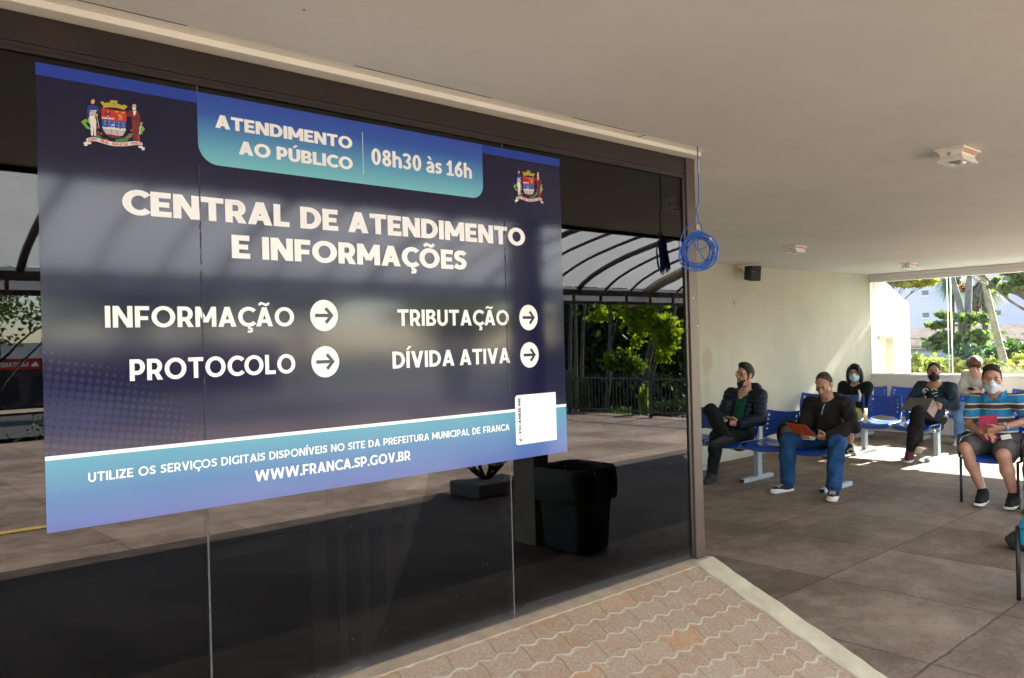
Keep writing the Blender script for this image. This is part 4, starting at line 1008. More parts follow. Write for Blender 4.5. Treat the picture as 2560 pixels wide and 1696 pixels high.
# service wires
wr = MB()
for (a0, b0, a1, b1) in ((500, 920, 1960, 905), (500, 1010, 1960, 985), (560, 1030, 1500, 1000)):
    A_, B_ = np.array(q(a0, b0, 30)), np.array(q(a1, b1, 30)); dirv = (B_-A_)
    A2, B2 = A_-dirv*.8, B_+dirv*1.2
    tag(MB().tube([A2+(B2-A2)*k/16+np.array([0, 0, -.35*math.sin(PI*k/16)]) for k in range(17)], .012, 5).build('overhead_wire', MT['black'], origin=A2), 'thin black overhead wire sagging in front of the grey building', 'wire', 'overhead wires across the grey building')

# ================================================================== CANOPY beside the hall (seen in the glass)
prof = [(-2.06, 2.235), (-1.95, 2.31), (-1.84, 2.37), (-1.63, 2.456), (-1.44, 2.519), (-1.27, 2.567), (-1.02, 2.624), (-0.76, 2.676), (-0.4, 2.73), (0, 2.765), (0.31, 2.785)]
cn = thing('canopy', 'translucent white canopy on curved steel ribs along the open side of the hall', 'canopy', (1.5, -1, 2.2))
mp_, t_, b_ = new_mat('milky_polycarbonate')
tr_ = N(t_, 'BsdfTranslucent'); v_ = coords(t_, 'World')
f_ = noise(t_, v_, 1.4, 5, .65); f2_ = noise(t_, v_, 26, 5, .75)
c_ = ramp(t_, f_, ((.3, (.47, .47, .455)), (.7, (.55, .55, .54))))
c_ = mixc(t_, ramp(t_, f2_, ((.60, 0.0), (.75, .5))), c_, (.45, .43, .38))
t_.links.new(c_, tr_.inputs[0]); t_.links.new(c_, b_.inputs['Base Color']); b_.inputs['Roughness'].default_value = .4
mx_ = N(t_, 'MixShader'); mx_.inputs[0].default_value = .80
t_.links.new(b_.outputs[0], mx_.inputs[1]); t_.links.new(tr_.outputs[0], mx_.inputs[2]); t_.links.new(mx_.outputs[0], t_.nodes['Material Output'].inputs[0])
CX0, CX1 = -9.0, 13.0
xs_ = list(np.arange(CX0, CX1+.01, 2.0))
for x0, x1 in zip(xs_[:-1], xs_[1:]):
    V = []; F = []
    for i, (y, z) in enumerate(prof): V += [(x0+.003, y, z+.03), (x1-.003, y, z+.03)]
    F = [(2*i, 2*i+1, 2*i+3, 2*i+2) for i in range(len(prof)-1)]
    b = len(V); V += [(x0+.003, -2.10, 2.05), (x1-.003, -2.10, 2.05), (x1-.003, -2.10, 2.26), (x0+.003, -2.10, 2.26)]; F.append((b, b+1, b+2, b+3))
    finish('panel', V, F, mp_, cn, smooth=True)
rm_ = mat('brown_painted_steel', (0.075, 0.052, 0.040), .5, .3, 8, .1)
pale = mat('faded_steel_pipe', (0.42, 0.37, 0.31), .55, .25, 6, .1)
k = 0; x = 7.451-0.505*33
while x < CX1-.1:
    if x > CX0 and abs(x-8.96) > .2:
        w = .062 if k % 3 == 0 else .034
        p = MB(); p.tube([(x, y, z) for y, z in prof], w/2, 8); p.build('rib', rm_, cn, smooth=True)
    x += .505; k += 1
for z0, z1, y in ((2.155, 2.225, -2.06), (2.045, 2.085, -2.06)):
    p = MB(); p.box(CX0, CX1, y-.025, y+.025, z0, z1); p.build('edge_beam', rm_, cn)
for i in range(int((CX1-CX0)/.505)): p = MB(); x = CX0+.2+i*.505; p.box(x-.012, x+.012, -2.075, -2.045, 2.087, 2.153); p.build('lattice_bar', rm_, cn)
pp = [(-2.37, 2.05), (-2.13, 2.22), (-1.87, 2.335), (-1.68, 2.395), (-1.50, 2.46), (-1.27, 2.53), (-1.02, 2.587), (-.76, 2.64), (-.4, 2.69), (0, 2.725), (.30, 2.745)]
for dx in (0, .12):
    p = MB(); p.tube([(8.81+dx, y, z) for y, z in pp[(1 if dx else 0):]], .045, 10); p.build('end_pipe', pale, cn, smooth=True)
fa = MB(); fa.box(-14, 14, .30, .318, 2.50, 2.99)
tag(fa.build('fascia', rm_, origin=(0, .31, 2.5)), 'dark brown roof edge board between the ceiling and the curved canopy', 'fascia')

col = MB(); col.box(4.40, 4.56, .03, .27, 0, CZ-.003)
tag(col.build('column', mat('grey_brown_column', (.20, .175, .145), .8, .2, 4, .2), origin=(4.4, .2, 0)), 'square pale grey column at the open edge of the hall', 'column')
bn = thing('waste_bin', 'dark waste bin with a black liner folded over its rim, beside the column', 'bin', (4.58, .55, 0))
mg = mat('dark_green_plastic', (.020, .032, .028), .45, .3, 6, .1)
p = MB(); a_ = [(4.36, .33), (4.78, .33), (4.78, .77), (4.36, .77)]
V = [(4.57+(x-4.57)*.82, .55+(y-.55)*.82, 0.0) for x, y in a_]+[(x, y, .62) for x, y in a_]
p.add(V, [(0, 3, 2, 1), (0, 1, 5, 4), (1, 2, 6, 5), (2, 3, 7, 6), (3, 0, 4, 7)]); p.build('body', mg, bn, bevel=.03)
p = MB(); r_ = random.Random(2); ringp = []
for i in range(28):
    a = 2*PI*i/28; m_ = max(abs(math.cos(a)), abs(math.sin(a))); ringp.append((4.57+.225*math.cos(a)/m_+r_.uniform(-.008, .008), .55+.235*math.sin(a)/m_+r_.uniform(-.008, .008)))
V = []
for h_, s_ in ((.40, 1.06), (.52, 1.08), (.64, 1.05), (.665, 1.0), (.60, .94)): V += [(4.57+(x-4.57)*s_, .55+(y-.55)*s_, h_+(r_.uniform(-.04, .04) if h_ == .40 else 0)) for x, y in ringp]
V = [(x, y, z*.965) for x, y, z in V]
p.add(V, [(j*28+i, j*28+(i+1) % 28, (j+1)*28+(i+1) % 28, (j+1)*28+i) for j in range(4) for i in range(28)]); p.build('liner', mat('grey_black_liner', (.020, .021, .021), .6, .3, 14, .3), bn, smooth=True)
pl = thing('planter', 'low square concrete planter holding a bare branching shrub', 'planter', (5.5, -1.75, 0))
p = MB(); p.box(5.30, 5.98, -2.0, -1.5, 0, .15); p.build('box', mat('planter_concrete', (.13, .12, .105), .9, .3, 6, .3), pl, bevel=.02)
sh = MB(); r_ = random.Random(9)
for i in range(16):
    a = 2*PI*i/16; e_ = (5.62+.30*math.cos(a)*r_.uniform(.6, 1), -1.76+.26*math.sin(a)*r_.uniform(.6, 1), .15+r_.uniform(.18, .42))
    pts, rr = wig((5.62, -1.76, .12), e_, 6, .16, i, .016, .006); sh.tube(pts, rr, 5)
    pts, rr = wig(pts[3], (e_[0]+r_.uniform(-.12, .12), e_[1]+r_.uniform(-.12, .12), e_[2]+.05), 4, .2, i+50, .009, .004); sh.tube(pts, rr, 5)
tag(sh.build('bare_shrub', BK['dark'], origin=(5.62, -1.76, .15), smooth=True), 'leafless many branched shrub growing in the low concrete planter', 'shrub')
# fence at the end of the forecourt
fe = thing('picket_fence', 'dark grey steel picket fence at the end of the forecourt', 'fence', (13.1, -7, 0))
fm = mat('grey_fence_paint', (.055, .053, .05), .5, .2, 9, .1)
for i in range(90):
    y = -3.3-i*.098; p = MB(); p.box(13.09, 13.105, y-.0075, y+.0075, .03, .86); p.build('picket', fm, fe)
for z in (.09, .755): p = MB(); p.box(13.084, 13.112, -12.2, -3.2, z, z+.035); p.build('rail', fm, fe)
for i in range(5): p = MB(); y = -3.2-i*2.25; p.box(13.07, 13.13, y-.03, y+.03, 0, .93); p.build('post', fm, fe)

# trees and plants reflected in the clear strip of glass (crop px -> mirrored ray at plane X)
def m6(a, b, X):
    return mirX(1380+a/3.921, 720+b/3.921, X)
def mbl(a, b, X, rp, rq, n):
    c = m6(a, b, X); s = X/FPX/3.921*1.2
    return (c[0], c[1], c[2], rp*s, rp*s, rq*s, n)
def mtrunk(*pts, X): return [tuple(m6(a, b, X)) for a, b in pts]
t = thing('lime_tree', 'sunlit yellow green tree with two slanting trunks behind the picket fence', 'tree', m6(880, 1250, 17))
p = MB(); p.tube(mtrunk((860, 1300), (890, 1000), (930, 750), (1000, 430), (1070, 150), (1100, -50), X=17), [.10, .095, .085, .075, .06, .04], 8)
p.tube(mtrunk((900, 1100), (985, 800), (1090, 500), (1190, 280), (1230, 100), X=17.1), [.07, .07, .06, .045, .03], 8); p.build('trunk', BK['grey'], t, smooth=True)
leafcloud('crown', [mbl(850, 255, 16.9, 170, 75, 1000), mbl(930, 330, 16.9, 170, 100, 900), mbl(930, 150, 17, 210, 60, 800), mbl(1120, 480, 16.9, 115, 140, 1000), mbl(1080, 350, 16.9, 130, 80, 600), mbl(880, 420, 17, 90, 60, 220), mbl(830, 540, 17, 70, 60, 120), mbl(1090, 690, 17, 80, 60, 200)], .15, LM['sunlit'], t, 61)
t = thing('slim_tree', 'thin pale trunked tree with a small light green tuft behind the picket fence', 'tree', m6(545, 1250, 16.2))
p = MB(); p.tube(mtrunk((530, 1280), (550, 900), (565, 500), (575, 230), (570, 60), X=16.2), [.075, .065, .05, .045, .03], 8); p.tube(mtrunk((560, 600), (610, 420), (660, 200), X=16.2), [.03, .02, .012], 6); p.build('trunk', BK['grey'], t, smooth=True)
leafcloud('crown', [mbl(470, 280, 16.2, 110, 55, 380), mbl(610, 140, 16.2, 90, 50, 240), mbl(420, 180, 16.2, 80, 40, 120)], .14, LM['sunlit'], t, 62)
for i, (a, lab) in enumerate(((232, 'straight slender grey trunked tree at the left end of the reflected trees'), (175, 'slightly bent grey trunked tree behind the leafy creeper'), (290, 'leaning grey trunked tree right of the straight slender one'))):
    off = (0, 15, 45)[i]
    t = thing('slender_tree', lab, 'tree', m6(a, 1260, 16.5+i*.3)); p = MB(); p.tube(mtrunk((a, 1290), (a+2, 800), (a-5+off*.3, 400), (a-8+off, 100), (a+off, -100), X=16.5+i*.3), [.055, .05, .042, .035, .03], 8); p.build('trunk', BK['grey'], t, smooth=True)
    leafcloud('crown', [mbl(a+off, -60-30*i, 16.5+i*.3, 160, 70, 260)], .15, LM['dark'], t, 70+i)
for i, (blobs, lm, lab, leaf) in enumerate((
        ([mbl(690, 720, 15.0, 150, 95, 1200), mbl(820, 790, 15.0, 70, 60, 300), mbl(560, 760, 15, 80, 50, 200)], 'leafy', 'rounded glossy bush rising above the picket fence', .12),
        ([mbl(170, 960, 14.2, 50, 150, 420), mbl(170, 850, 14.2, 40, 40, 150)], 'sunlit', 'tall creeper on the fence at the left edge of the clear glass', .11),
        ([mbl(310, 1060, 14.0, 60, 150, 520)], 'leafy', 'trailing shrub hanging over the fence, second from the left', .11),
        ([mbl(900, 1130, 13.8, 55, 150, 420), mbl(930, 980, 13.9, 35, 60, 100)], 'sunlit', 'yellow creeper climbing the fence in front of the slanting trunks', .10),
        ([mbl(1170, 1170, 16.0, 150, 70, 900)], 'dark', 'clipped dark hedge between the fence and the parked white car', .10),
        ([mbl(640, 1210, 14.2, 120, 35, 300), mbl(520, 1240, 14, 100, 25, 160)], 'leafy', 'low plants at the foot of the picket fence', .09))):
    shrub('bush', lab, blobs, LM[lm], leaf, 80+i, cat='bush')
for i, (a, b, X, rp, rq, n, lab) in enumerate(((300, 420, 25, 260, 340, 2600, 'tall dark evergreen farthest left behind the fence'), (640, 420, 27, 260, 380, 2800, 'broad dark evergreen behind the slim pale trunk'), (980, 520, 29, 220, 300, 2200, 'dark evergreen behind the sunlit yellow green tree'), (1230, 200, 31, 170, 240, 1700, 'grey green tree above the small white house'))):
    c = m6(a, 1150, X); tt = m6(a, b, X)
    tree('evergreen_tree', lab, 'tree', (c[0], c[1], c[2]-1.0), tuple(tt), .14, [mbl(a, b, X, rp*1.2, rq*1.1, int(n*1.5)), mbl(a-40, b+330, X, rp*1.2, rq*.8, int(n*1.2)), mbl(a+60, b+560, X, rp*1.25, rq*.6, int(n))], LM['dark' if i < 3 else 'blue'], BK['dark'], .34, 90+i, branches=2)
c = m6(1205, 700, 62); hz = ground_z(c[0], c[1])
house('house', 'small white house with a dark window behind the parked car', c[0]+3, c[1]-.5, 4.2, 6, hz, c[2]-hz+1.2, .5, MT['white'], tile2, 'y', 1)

def car(label, loc, yaw, paint):
    t = thing('parked_car', label, 'car', loc); t.rotation_euler = (0, 0, yaw); ORG[t.name] = np.zeros(3)
    L, Wd = 4.0, 1.68
    lo = [(-2.0, .30), (2.0, .28), (2.03, .60), (1.75, .78), (.95, .92), (-1.85, .95), (-2.02, .80)]
    p = MB(); p.prism([(x, -Wd/2, z) for x, z in lo], (0, Wd, 0)); p.build('body', paint, t, bevel=.07)
    gh = [(.95, .90), (.25, 1.40), (-1.15, 1.45), (-1.80, .93)]; p = MB()
    b0 = [(x, -Wd/2+.04, z) for x, z in gh[:1]]+[(gh[1][0], -Wd/2+.17, gh[1][1]), (gh[2][0], -Wd/2+.17, gh[2][1]), (gh[3][0], -Wd/2+.04, gh[3][1])]
    V = b0+[(x, -y, z) for x, y, z in b0]
    p.add(V, [(0, 1, 2, 3), (7, 6, 5, 4), (0, 4, 5, 1), (1, 5, 6, 2), (2, 6, 7, 3)]); p.build('glasshouse', mat('car_glass', (.012, .016, .02), .06, .1, 3, 0), t, bevel=.02)
    p = MB(); p.box(-1.2, .28, -Wd/2+.16, Wd/2-.16, 1.40, 1.475); p.build('roof', paint, t, bevel=.03)
    for s in (-1, 1):
        for a, b in (((.95, .90), (.25, 1.40)), ((-.45, .92), (-.45, 1.42)), ((-1.15, 1.44), (-1.80, .93))):
            p = MB(); p.bar((a[0], s*(Wd/2-.035), a[1]), (b[0], s*(Wd/2-.165), b[1]), .07, .05); p.build('pillar', paint, t)
        for x in (1.25, -1.25):
            w = MB(); w.tube([(x, s*(Wd/2-.19), .31), (x, s*(Wd/2+.01), .31)], .31, 20); wo = w.build('wheel', MT['black'], t, bevel=.02)
            r2 = MB(); r2.tube([(x, s*(Wd/2-.02), .31), (x, s*(Wd/2+.018), .31)], .19, 16); r2.build('rim', MT['steel'], wo)
        p = MB(); p.box(1.86, 2.035, s*.72-.13, s*.72+.13, .58, .72); p.build('headlight', MT['plastic_w'], t, bevel=.02)
        p = MB(); p.box(-2.04, -1.9, s*.72-.10, s*.72+.10, .72, .92); p.build('tail_light', mat('tail_lamp', (.35, .01, .01), .2, .1, 4, 0), t, bevel=.02)
    return t
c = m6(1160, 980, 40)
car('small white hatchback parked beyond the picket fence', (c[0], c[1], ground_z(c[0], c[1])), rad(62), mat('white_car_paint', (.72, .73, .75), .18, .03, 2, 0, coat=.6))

# street side: shop, street trees, hedges (reflected left of and, blurred, in the poster)
shop = thing('shop_building', 'long low shop across the road with a red sign board and grey metal roof edge', 'building', (8, -66, -2.9))
zb = ground_z(10, -64)-.1
p = MB(); p.box(-16, 34, -72, -64, zb, zb+3.3); p.build('wall', mat('dark_shopfront', (.05, .035, .035), .6, .3, 1, 0), shop)
p = MB(); p.box(-16.3, 34.3, -72.3, -63.4, zb+4.15, zb+5.3); p.build('roof_edge', MT['header'], shop)
p = MB(); p.box(-16.2, 34.2, -72.2, -63.6, zb+3.3, zb+4.149); p.build('sign_band', mat('dull_red_board', (.20, .02, .03), .5, .15, 1, 0), shop)
sg = MB(); sg.box(11.2, 14.8, -63.59, -63.52, zb+3.35, zb+4.1); sgo = sg.build('sign', mat('bright_red_board', (.42, .012, .018), .4, .1, 1, 0), shop)
V, F, _k = text_mesh('Santander'.upper(), 0, 2.3, 0, .34, .2, .18, .10)
fl3 = [(14.05-x, -63.50, zb+3.55+z) for x, z in V]
finish('sign_text', fl3, [f[::-1] for f in F], MT['paint_w'], sgo)
p = MB(); p.prism([(14.45+x*.25, -63.52, zb+3.55+z*.4) for x, z in ((-.9, 0), (.9, 0), (1.0, .3), (.5, .55), (.1, 1.0), (-.1, .65), (-.5, .55), (-1.0, .3))], (0, .02, 0)); p.build('flame_mark', MT['paint_w'], sgo)
for x in range(-14, 34, 4):
    p = MB(); p.box(x+.3, x+3.5, -63.99, -63.94, zb+.2, zb+2.8); p.build('window', mat('shop_glass', (.02, .02, .024), .1, .2, 1, 0), shop)
def street_tree(lab, x, y, h, R, seed, lm, n=1500):
    z = ground_z(x, y)-.1; r = random.Random(seed)
    bs = [(x+r.uniform(-.75, .75)*R, y+r.uniform(-.6, .6)*R, z+h+r.uniform(-.15, .35)*R, R*r.uniform(.38, .6), R*r.uniform(.38, .6), R*r.uniform(.15, .28), n//5) for _ in range(9)]
    return tree('street_tree', lab, 'tree', (x, y, z), (x+.3, y, z+h*.8), .20, bs, LM[lm], BK['dark'], .30, seed, 'trees along the far street', 9)
for i, (x, y, h, R, lm, lab) in enumerate(((8.2, -43, 6.2, 4.6, 'green', 'flat topped street tree in front of the red shop sign'), (2.0, -40, 5.6, 3.4, 'green', 'street tree left of the red shop sign'), (25.5, -27, 4.6, 3.0, 'lime', 'light green street tree near the corner of the forecourt'), (33, -38, 6.0, 3.6, 'dark', 'tall dark tree near the far end of the shop'), (-8, -46, 6, 3.5, 'green', 'roadside tree before the left end of the shop'), (15.5, -47, 6.4, 3.4, 'dark', 'dark street tree right of the red shop sign'), (21.5, -49, 6.6, 3.6, 'green', 'green street tree before the middle of the shop'), (29, -50, 6.8, 3.8, 'dark', 'dark street tree before the right part of the shop'), (-1.5, -36, 5.8, 3.2, 'dark', 'dark street tree nearest the road on the left'))):
    street_tree(lab, x, y, h, R, 120+i, lm)
hb = [(4.0+i*.55, -13.6, -.15, .5, .45, .45, 170) for i in range(4)]
shrub('hedge', 'low dark hedge at the far edge of the paved forecourt', hb, LM['dark'], .10, 140, cat='hedge')

# ================================================================== FIXTURES, SPEAKER, CABLE
def ceiling_light(label, x, y):
    t = thing('ceiling_light', label, 'ceiling light', (x, y, CZ), 'box shaped lights on the ceiling')
    a, b = .122, .060
    p = MB(); p.box(x-a, x+a, y-b-.012, y+b+.012, CZ-.010, CZ-.0005); p.build('mounting_plate', MT['plastic_w'], t, bevel=.002)
    p = MB(); z0, z1 = CZ-.058, CZ-.011; c = [(x-a+.02, y-b), (x+a-.02, y-b), (x+a-.02, y+b), (x-a+.02, y+b)]; c2_ = [(x+(u-x)*.90, y+(v-y)*.86) for u, v in c]
    zm = CZ-.036
    V = [(u, v, z1) for u, v in c]+[(u, v, zm) for u, v in c2_]+[(u, v, z0) for u, v in c]
    F = [(0, 1, 2, 3)]+[(j*4+(i+1) % 4, j*4+i, (j+1)*4+i, (j+1)*4+(i+1) % 4) for j in range(2) for i in range(4)]
    p.add(V, F); p.build('housing', MT['plastic_w'], t)
    p = MB()
    for i in range(11): u = x-a+.04+i*(2*a-.08)/10; p.box(u-.003, u+.003, y-b-.003, y-b+.002, CZ-.030, CZ-.013)
    p.build('vent_grille', MT['copper'], t)
    p = MB(); o, i_ = (a-.018, b+.004), (a-.040, b-.018)
    for (u0, u1, v0, v1) in ((x-o[0], x+o[0], y-o[1], y-i_[1]), (x-o[0], x+o[0], y+i_[1], y+o[1]), (x-o[0], x-i_[0], y-i_[1], y+i_[1]), (x+i_[0], x+o[0], y-i_[1], y+i_[1])): p.box(u0, u1, v0, v1, z0-.010, z0-.0005)
    p.build('bezel', MT['plastic_w'], t)
    p = MB(); p.sphere((x, y, z0+.006), (i_[0], i_[1], .024), 16); p.build('lens', MT['tin'], t, smooth=True)
    p = MB(); p.sphere((x-a+.0205, y+.005, CZ-.030), (.004, .010, .010), 10); p.build('screw_cap', MT['steel'], t)
    return t
L1 = ceiling_light('nearest and largest looking white box light on the ceiling', 4.575, 1.575)
for lab, x, y in (('white box light on the ceiling above the man with the orange folder', 8.06, 4.39), ('white box light on the ceiling closest to the wide window', 11.62, 4.66)):
    c = copy_tree(L1); c.location = (x, y, CZ); c['label'] = lab
sp = thing('speaker', 'small black loudspeaker on a bracket high on the cream wall', 'speaker', (9.45, 5.88, 2.4))
ang = rad(-108); ax = np.array([math.cos(ang+PI/2), math.sin(ang+PI/2), 0]); ay = np.array([math.cos(ang), math.sin(ang), -.12]); az = nrm(np.cross(ax, ay)); ay = nrm(ay)
c0 = np.array([9.45, 5.76, 2.405])
p = MB(); w0, w1 = .085, .068
V = [c0+ax*i*w0+ay*.075+az*k*.10 for k in (-1, 1) for i in (-1, 1)]+[c0+ax*i*w1-ay*.075+az*k*.088 for k in (-1, 1) for i in (-1, 1)]
p.add(V, [(0, 1, 3, 2), (4, 6, 7, 5), (0, 4, 5, 1), (2, 3, 7, 6), (0, 2, 6, 4), (1, 5, 7, 3)]); p.build('cabinet', MT['black'], sp, bevel=.008)
p = MB(); p.obox(c0+ay*.078, ax, ay, az, .072, .003, .085); p.build('grille', mat('grille_cloth', (.025, .025, .027), .8, .4, 200, .3), sp, bevel=.004)
p = MB(); p.bar(c0-ay*.07+az*.07, (9.43, BY-.004, 2.50), .02, .02); p.box(9.39, 9.47, BY-.012, BY-.001, 2.46, 2.522); p.build('bracket', MT['copper'], sp)
p = MB(); p.sphere(c0+ay*.083-ax*.05-az*.02, .006, 8); p.build('badge', MT['plastic_w'], sp)

cc = thing('cable_coil', 'coil of blue network cable hanging from the ceiling beside the bronze corner post', 'cable', (3.377, 2.346, 2.53))
r_ = random.Random(3); nv = nrm((.62, .78, .05)); hv = nrm(np.cross(nv, (0, 0, 1.0))); uv = np.cross(hv, nv)
C0 = np.array([3.377, 2.346, 2.016])
for lp in range(15):
    R0 = .078*r_.uniform(.80, 1.12); ecc = r_.uniform(.90, 1.1); ofs = hv*r_.uniform(-.012, .012)+uv*r_.uniform(-.014, .012)+nv*r_.uniform(-.022, .022); tl = r_.uniform(-.16, .16); ph = r_.uniform(0, 6)
    pts = []
    for i in range(40):
        a = 2*PI*i/40; rr = R0*(1+.03*math.sin(3*a+ph))
        pts.append(C0+ofs+hv*rr*math.cos(a)*ecc+uv*rr*math.sin(a)+nv*(tl*rr*math.cos(a+ph)))
    p = MB(); p.tube(pts, .0030, 7, closed=True); p.build('cable_loop', MT['cable'], cc, smooth=True)
def hp(h, u, n=0): return C0+hv*h+uv*u+nv*n
top = hp(.0, .145)
p = MB(); p.tube([(3.377, 2.34, 2.529), (3.379, 2.340, 2.44), (3.381, 2.341, 2.34), (3.378, 2.342, 2.26), hp(-.012, .20), hp(-.004, .165), top, hp(.012, .13), hp(.018, .095), hp(.012, .075)], .0032, 7); p.build('hanging_cable', MT['cable'], cc, smooth=True)
p = MB(); p.tube([top, hp(-.035, .140), hp(-.075, .105), hp(-.100, .04), hp(-.095, -.03), hp(-.06, -.075), hp(-.01, -.09)], .0028, 7); p.build('cable_loop', MT['cable'], cc, smooth=True)
p = MB(); p.tube([hp(-.018, .125), hp(-.028, .06), hp(-.015, .01), hp(.03, .02), hp(.05, .06)], .0026, 7); p.build('cable_loop', MT['cable'], cc, smooth=True)
p = MB(); p.tube([hp(.002, .11, .01), hp(-.005, .02, .012), hp(.02, -.03, .012), hp(.05, -.055, .01)], .0026, 7); p.build('cable_loop', MT['cable'], cc, smooth=True)
for h, u in ((-.010, .118), (.052, .058)): p = MB(); p.obox(hp(h, u, -.012), hv, nv, uv, .007, .005, .010); p.build('plug', MT['copper'], cc, bevel=.002)
p = MB(); p.tube([(3.3802, 2.3404, 2.47), (3.3812, 2.3407, 2.40)], .0042, 7); p.build('tape_wrap', MT['plastic_w'], cc)

# ================================================================== SEATING
def seat_shell(cx, cy, m, parent, z=.40):
    """moulded seat pan and slotted backrest, sitter faces -X"""
    V = []; F = []; nu, nv2 = 12, 10
    for j in range(nv2+1):
        v = j/nv2; x = cx-.27+v*.46
        for i in range(nu+1):
            u = -1+2*i/nu
            zz = z-.012*(1-u*u)*(1-abs(v-.55)) + (.020*u*u) - (.045*max(0, .22-v)/.22)**1 * (max(0, .22-v)/.22) + .02*max(0, v-.8)/.2
            V.append((x+.012*u*u*(1 if v < .1 else 0), cy+u*.222*(1-.10*max(0, v-.8)/.2), zz))
    F = [(j*(nu+1)+i, j*(nu+1)+i+1, (j+1)*(nu+1)+i+1, (j+1)*(nu+1)+i) for j in range(nv2) for i in range(nu)]
    o = finish('seat', V, F, m, parent, smooth=True); s = o.modifiers.new('s', 'SOLIDIFY'); s.thickness = .014; s.offset = -1
    V = []; F = []; nu, nv2 = 46, 34
    for j in range(nv2+1):
        v = j/nv2
        for i in range(nu+1):
            u = -1+2*i/nu
            lo = z+.045+.062*(1-u*u); hi = z+.345+.024*u*u
            zz = lo+(hi-lo)*v
            wv = .205+.016*math.sin(PI*min(1, v*1.05))
            V.append((cx+.165+.075*v-.050*u*u, cy+u*wv, zz))
    for j in range(nv2):
        for i in range(nu):
            uc = abs(-1+2*(i+.5)/nu); vc = (j+.5)/nv2
            if .76 < uc < .81 and any(abs(vc-q_) < .032 for q_ in (.30, .47, .64, .81)): continue
            F.append((j*(nu+1)+i, j*(nu+1)+i+1, (j+1)*(nu+1)+i+1, (j+1)*(nu+1)+i))
    o = finish('backrest', V, F, m, parent, smooth=True); s = o.modifiers.new('s', 'SOLIDIFY'); s.thickness = .010; s.offset = 0
    for sd in (-1, 1):
        p = MB(); p.tube([(cx+.05, cy+sd*.19, z-.035), (cx+.16, cy+sd*.195, z-.03), (cx+.175, cy+sd*.197, z+.05), (cx+.185, cy+sd*.20, z+.14)], .011, 8); p.build('back_support', MT['steel'] if m is MT['seat'] else MT['black'], parent, smooth=True)
def bench(label, X, ys, legs):
    t = thing('bench', label, 'bench', (X, sum(ys)/len(ys), 0), 'rows of linked blue plastic seats')
    for y in ys: seat_shell(X, y, MT['seat'], t)
    for dx in (-.10, .06):
        p = MB(); p.box(X+dx-.018, X+dx+.018, min(ys)-.235, max(ys)+.235, .335, .372); p.build('beam', MT['steel'], t, bevel=.003)
    for y in legs:
        p = MB(); p.box(X-.045, X+.045, y-.026, y+.026, .045, .334); lg = p.build('leg', MT['steel'], t, bevel=.004)
        p = MB(); p.box(X-.33, X+.27, y-.032, y+.032, .001, .0445); p.build('foot_bar', MT['steel'], lg, bevel=.004)
        p = MB(); p.box(X-.3325, X-.3302, y-.026, y+.026, .006, .040); p.build('end_cap', MT['black'], lg)
    return t
YS = [5.70, 5.215, 4.725, 4.235]; LG = [5.80, 4.93, 3.945][:3]
B1 = bench('front row of linked blue seats, under the man with the orange folder', 8.10, YS, (5.78, 4.93, 4.02))
def bench_copy(src, dx, dy, lab):
    c = copy_tree(src); c.location = (src.location[0]+dx, src.location[1]+dy, 0); c['label'] = lab; return c
B2 = bench_copy(B1, 2.62, 0.0, 'second row of linked blue seats, under the woman holding a grey folder')
B3 = bench_copy(B1, 4.42, -.02, 'third row of linked blue seats, closest to the low wall under the window')
B4 = bench_copy(B1, 4.42, -2.15, 'row of linked blue seats under the window, mostly behind the man in the striped polo')
def armchair(label, X, Y, m, arms=True, yaw=0.0, tz=.43):
    t = thing('chair', label, 'chair', (X, Y, 0)); t.rotation_euler = (0, 0, yaw)
    o0 = ORG[t.name].copy()
    seat_shell(X, Y, m, t, tz)
    for sd in (-1, 1):
        p = MB(); p.tube([(X-.245, Y+sd*.235, .0), (X-.235, Y+sd*.235, tz-.02)], .0125, 10); p.build('leg', MT['black'], t, smooth=True)
        p = MB(); p.tube([(X+.27, Y+sd*.235, .0), (X+.20, Y+sd*.235, tz-.02), (X+.235, Y+sd*.22, tz+.25)], .0125, 10); p.build('leg', MT['black'], t, smooth=True)
        p = MB(); p.tube([(X-.235, Y+sd*.235, tz-.025), (X+.20, Y+sd*.235, tz-.025)], .011, 8); p.build('side_rail', MT['black'], t, smooth=True)
        if arms:
            p = MB(); p.tube([(X-.20, Y+sd*.255, tz-.02), (X-.215, Y+sd*.262, tz+.12), (X-.17, Y+sd*.265, tz+.175), (X, Y+sd*.262, tz+.185), (X+.16, Y+sd*.255, tz+.18)], [.012, .013, .017, .019, .014], 10); p.build('armrest', MT['black'], t, smooth=True)
    return t
armchair('blue seated armchair with black arms and legs under the man in the striped polo', 8.42, 2.63, MT['seat'])
armchair('blue seated armchair with black arms at the right edge, under the person in grey trousers', 8.45, 1.98, MT['seat'])
tc = armchair('teal seated chair with dark legs cut off by the right edge of the photo', 5.665, 1.365, MT['seat_teal'], False, 0, .45)
p = MB(); p.box(5.41, 5.85, 1.15, 1.59, .32, .432); p.build('seat_skirt', MT['seat_teal'], tc, bevel=.02)

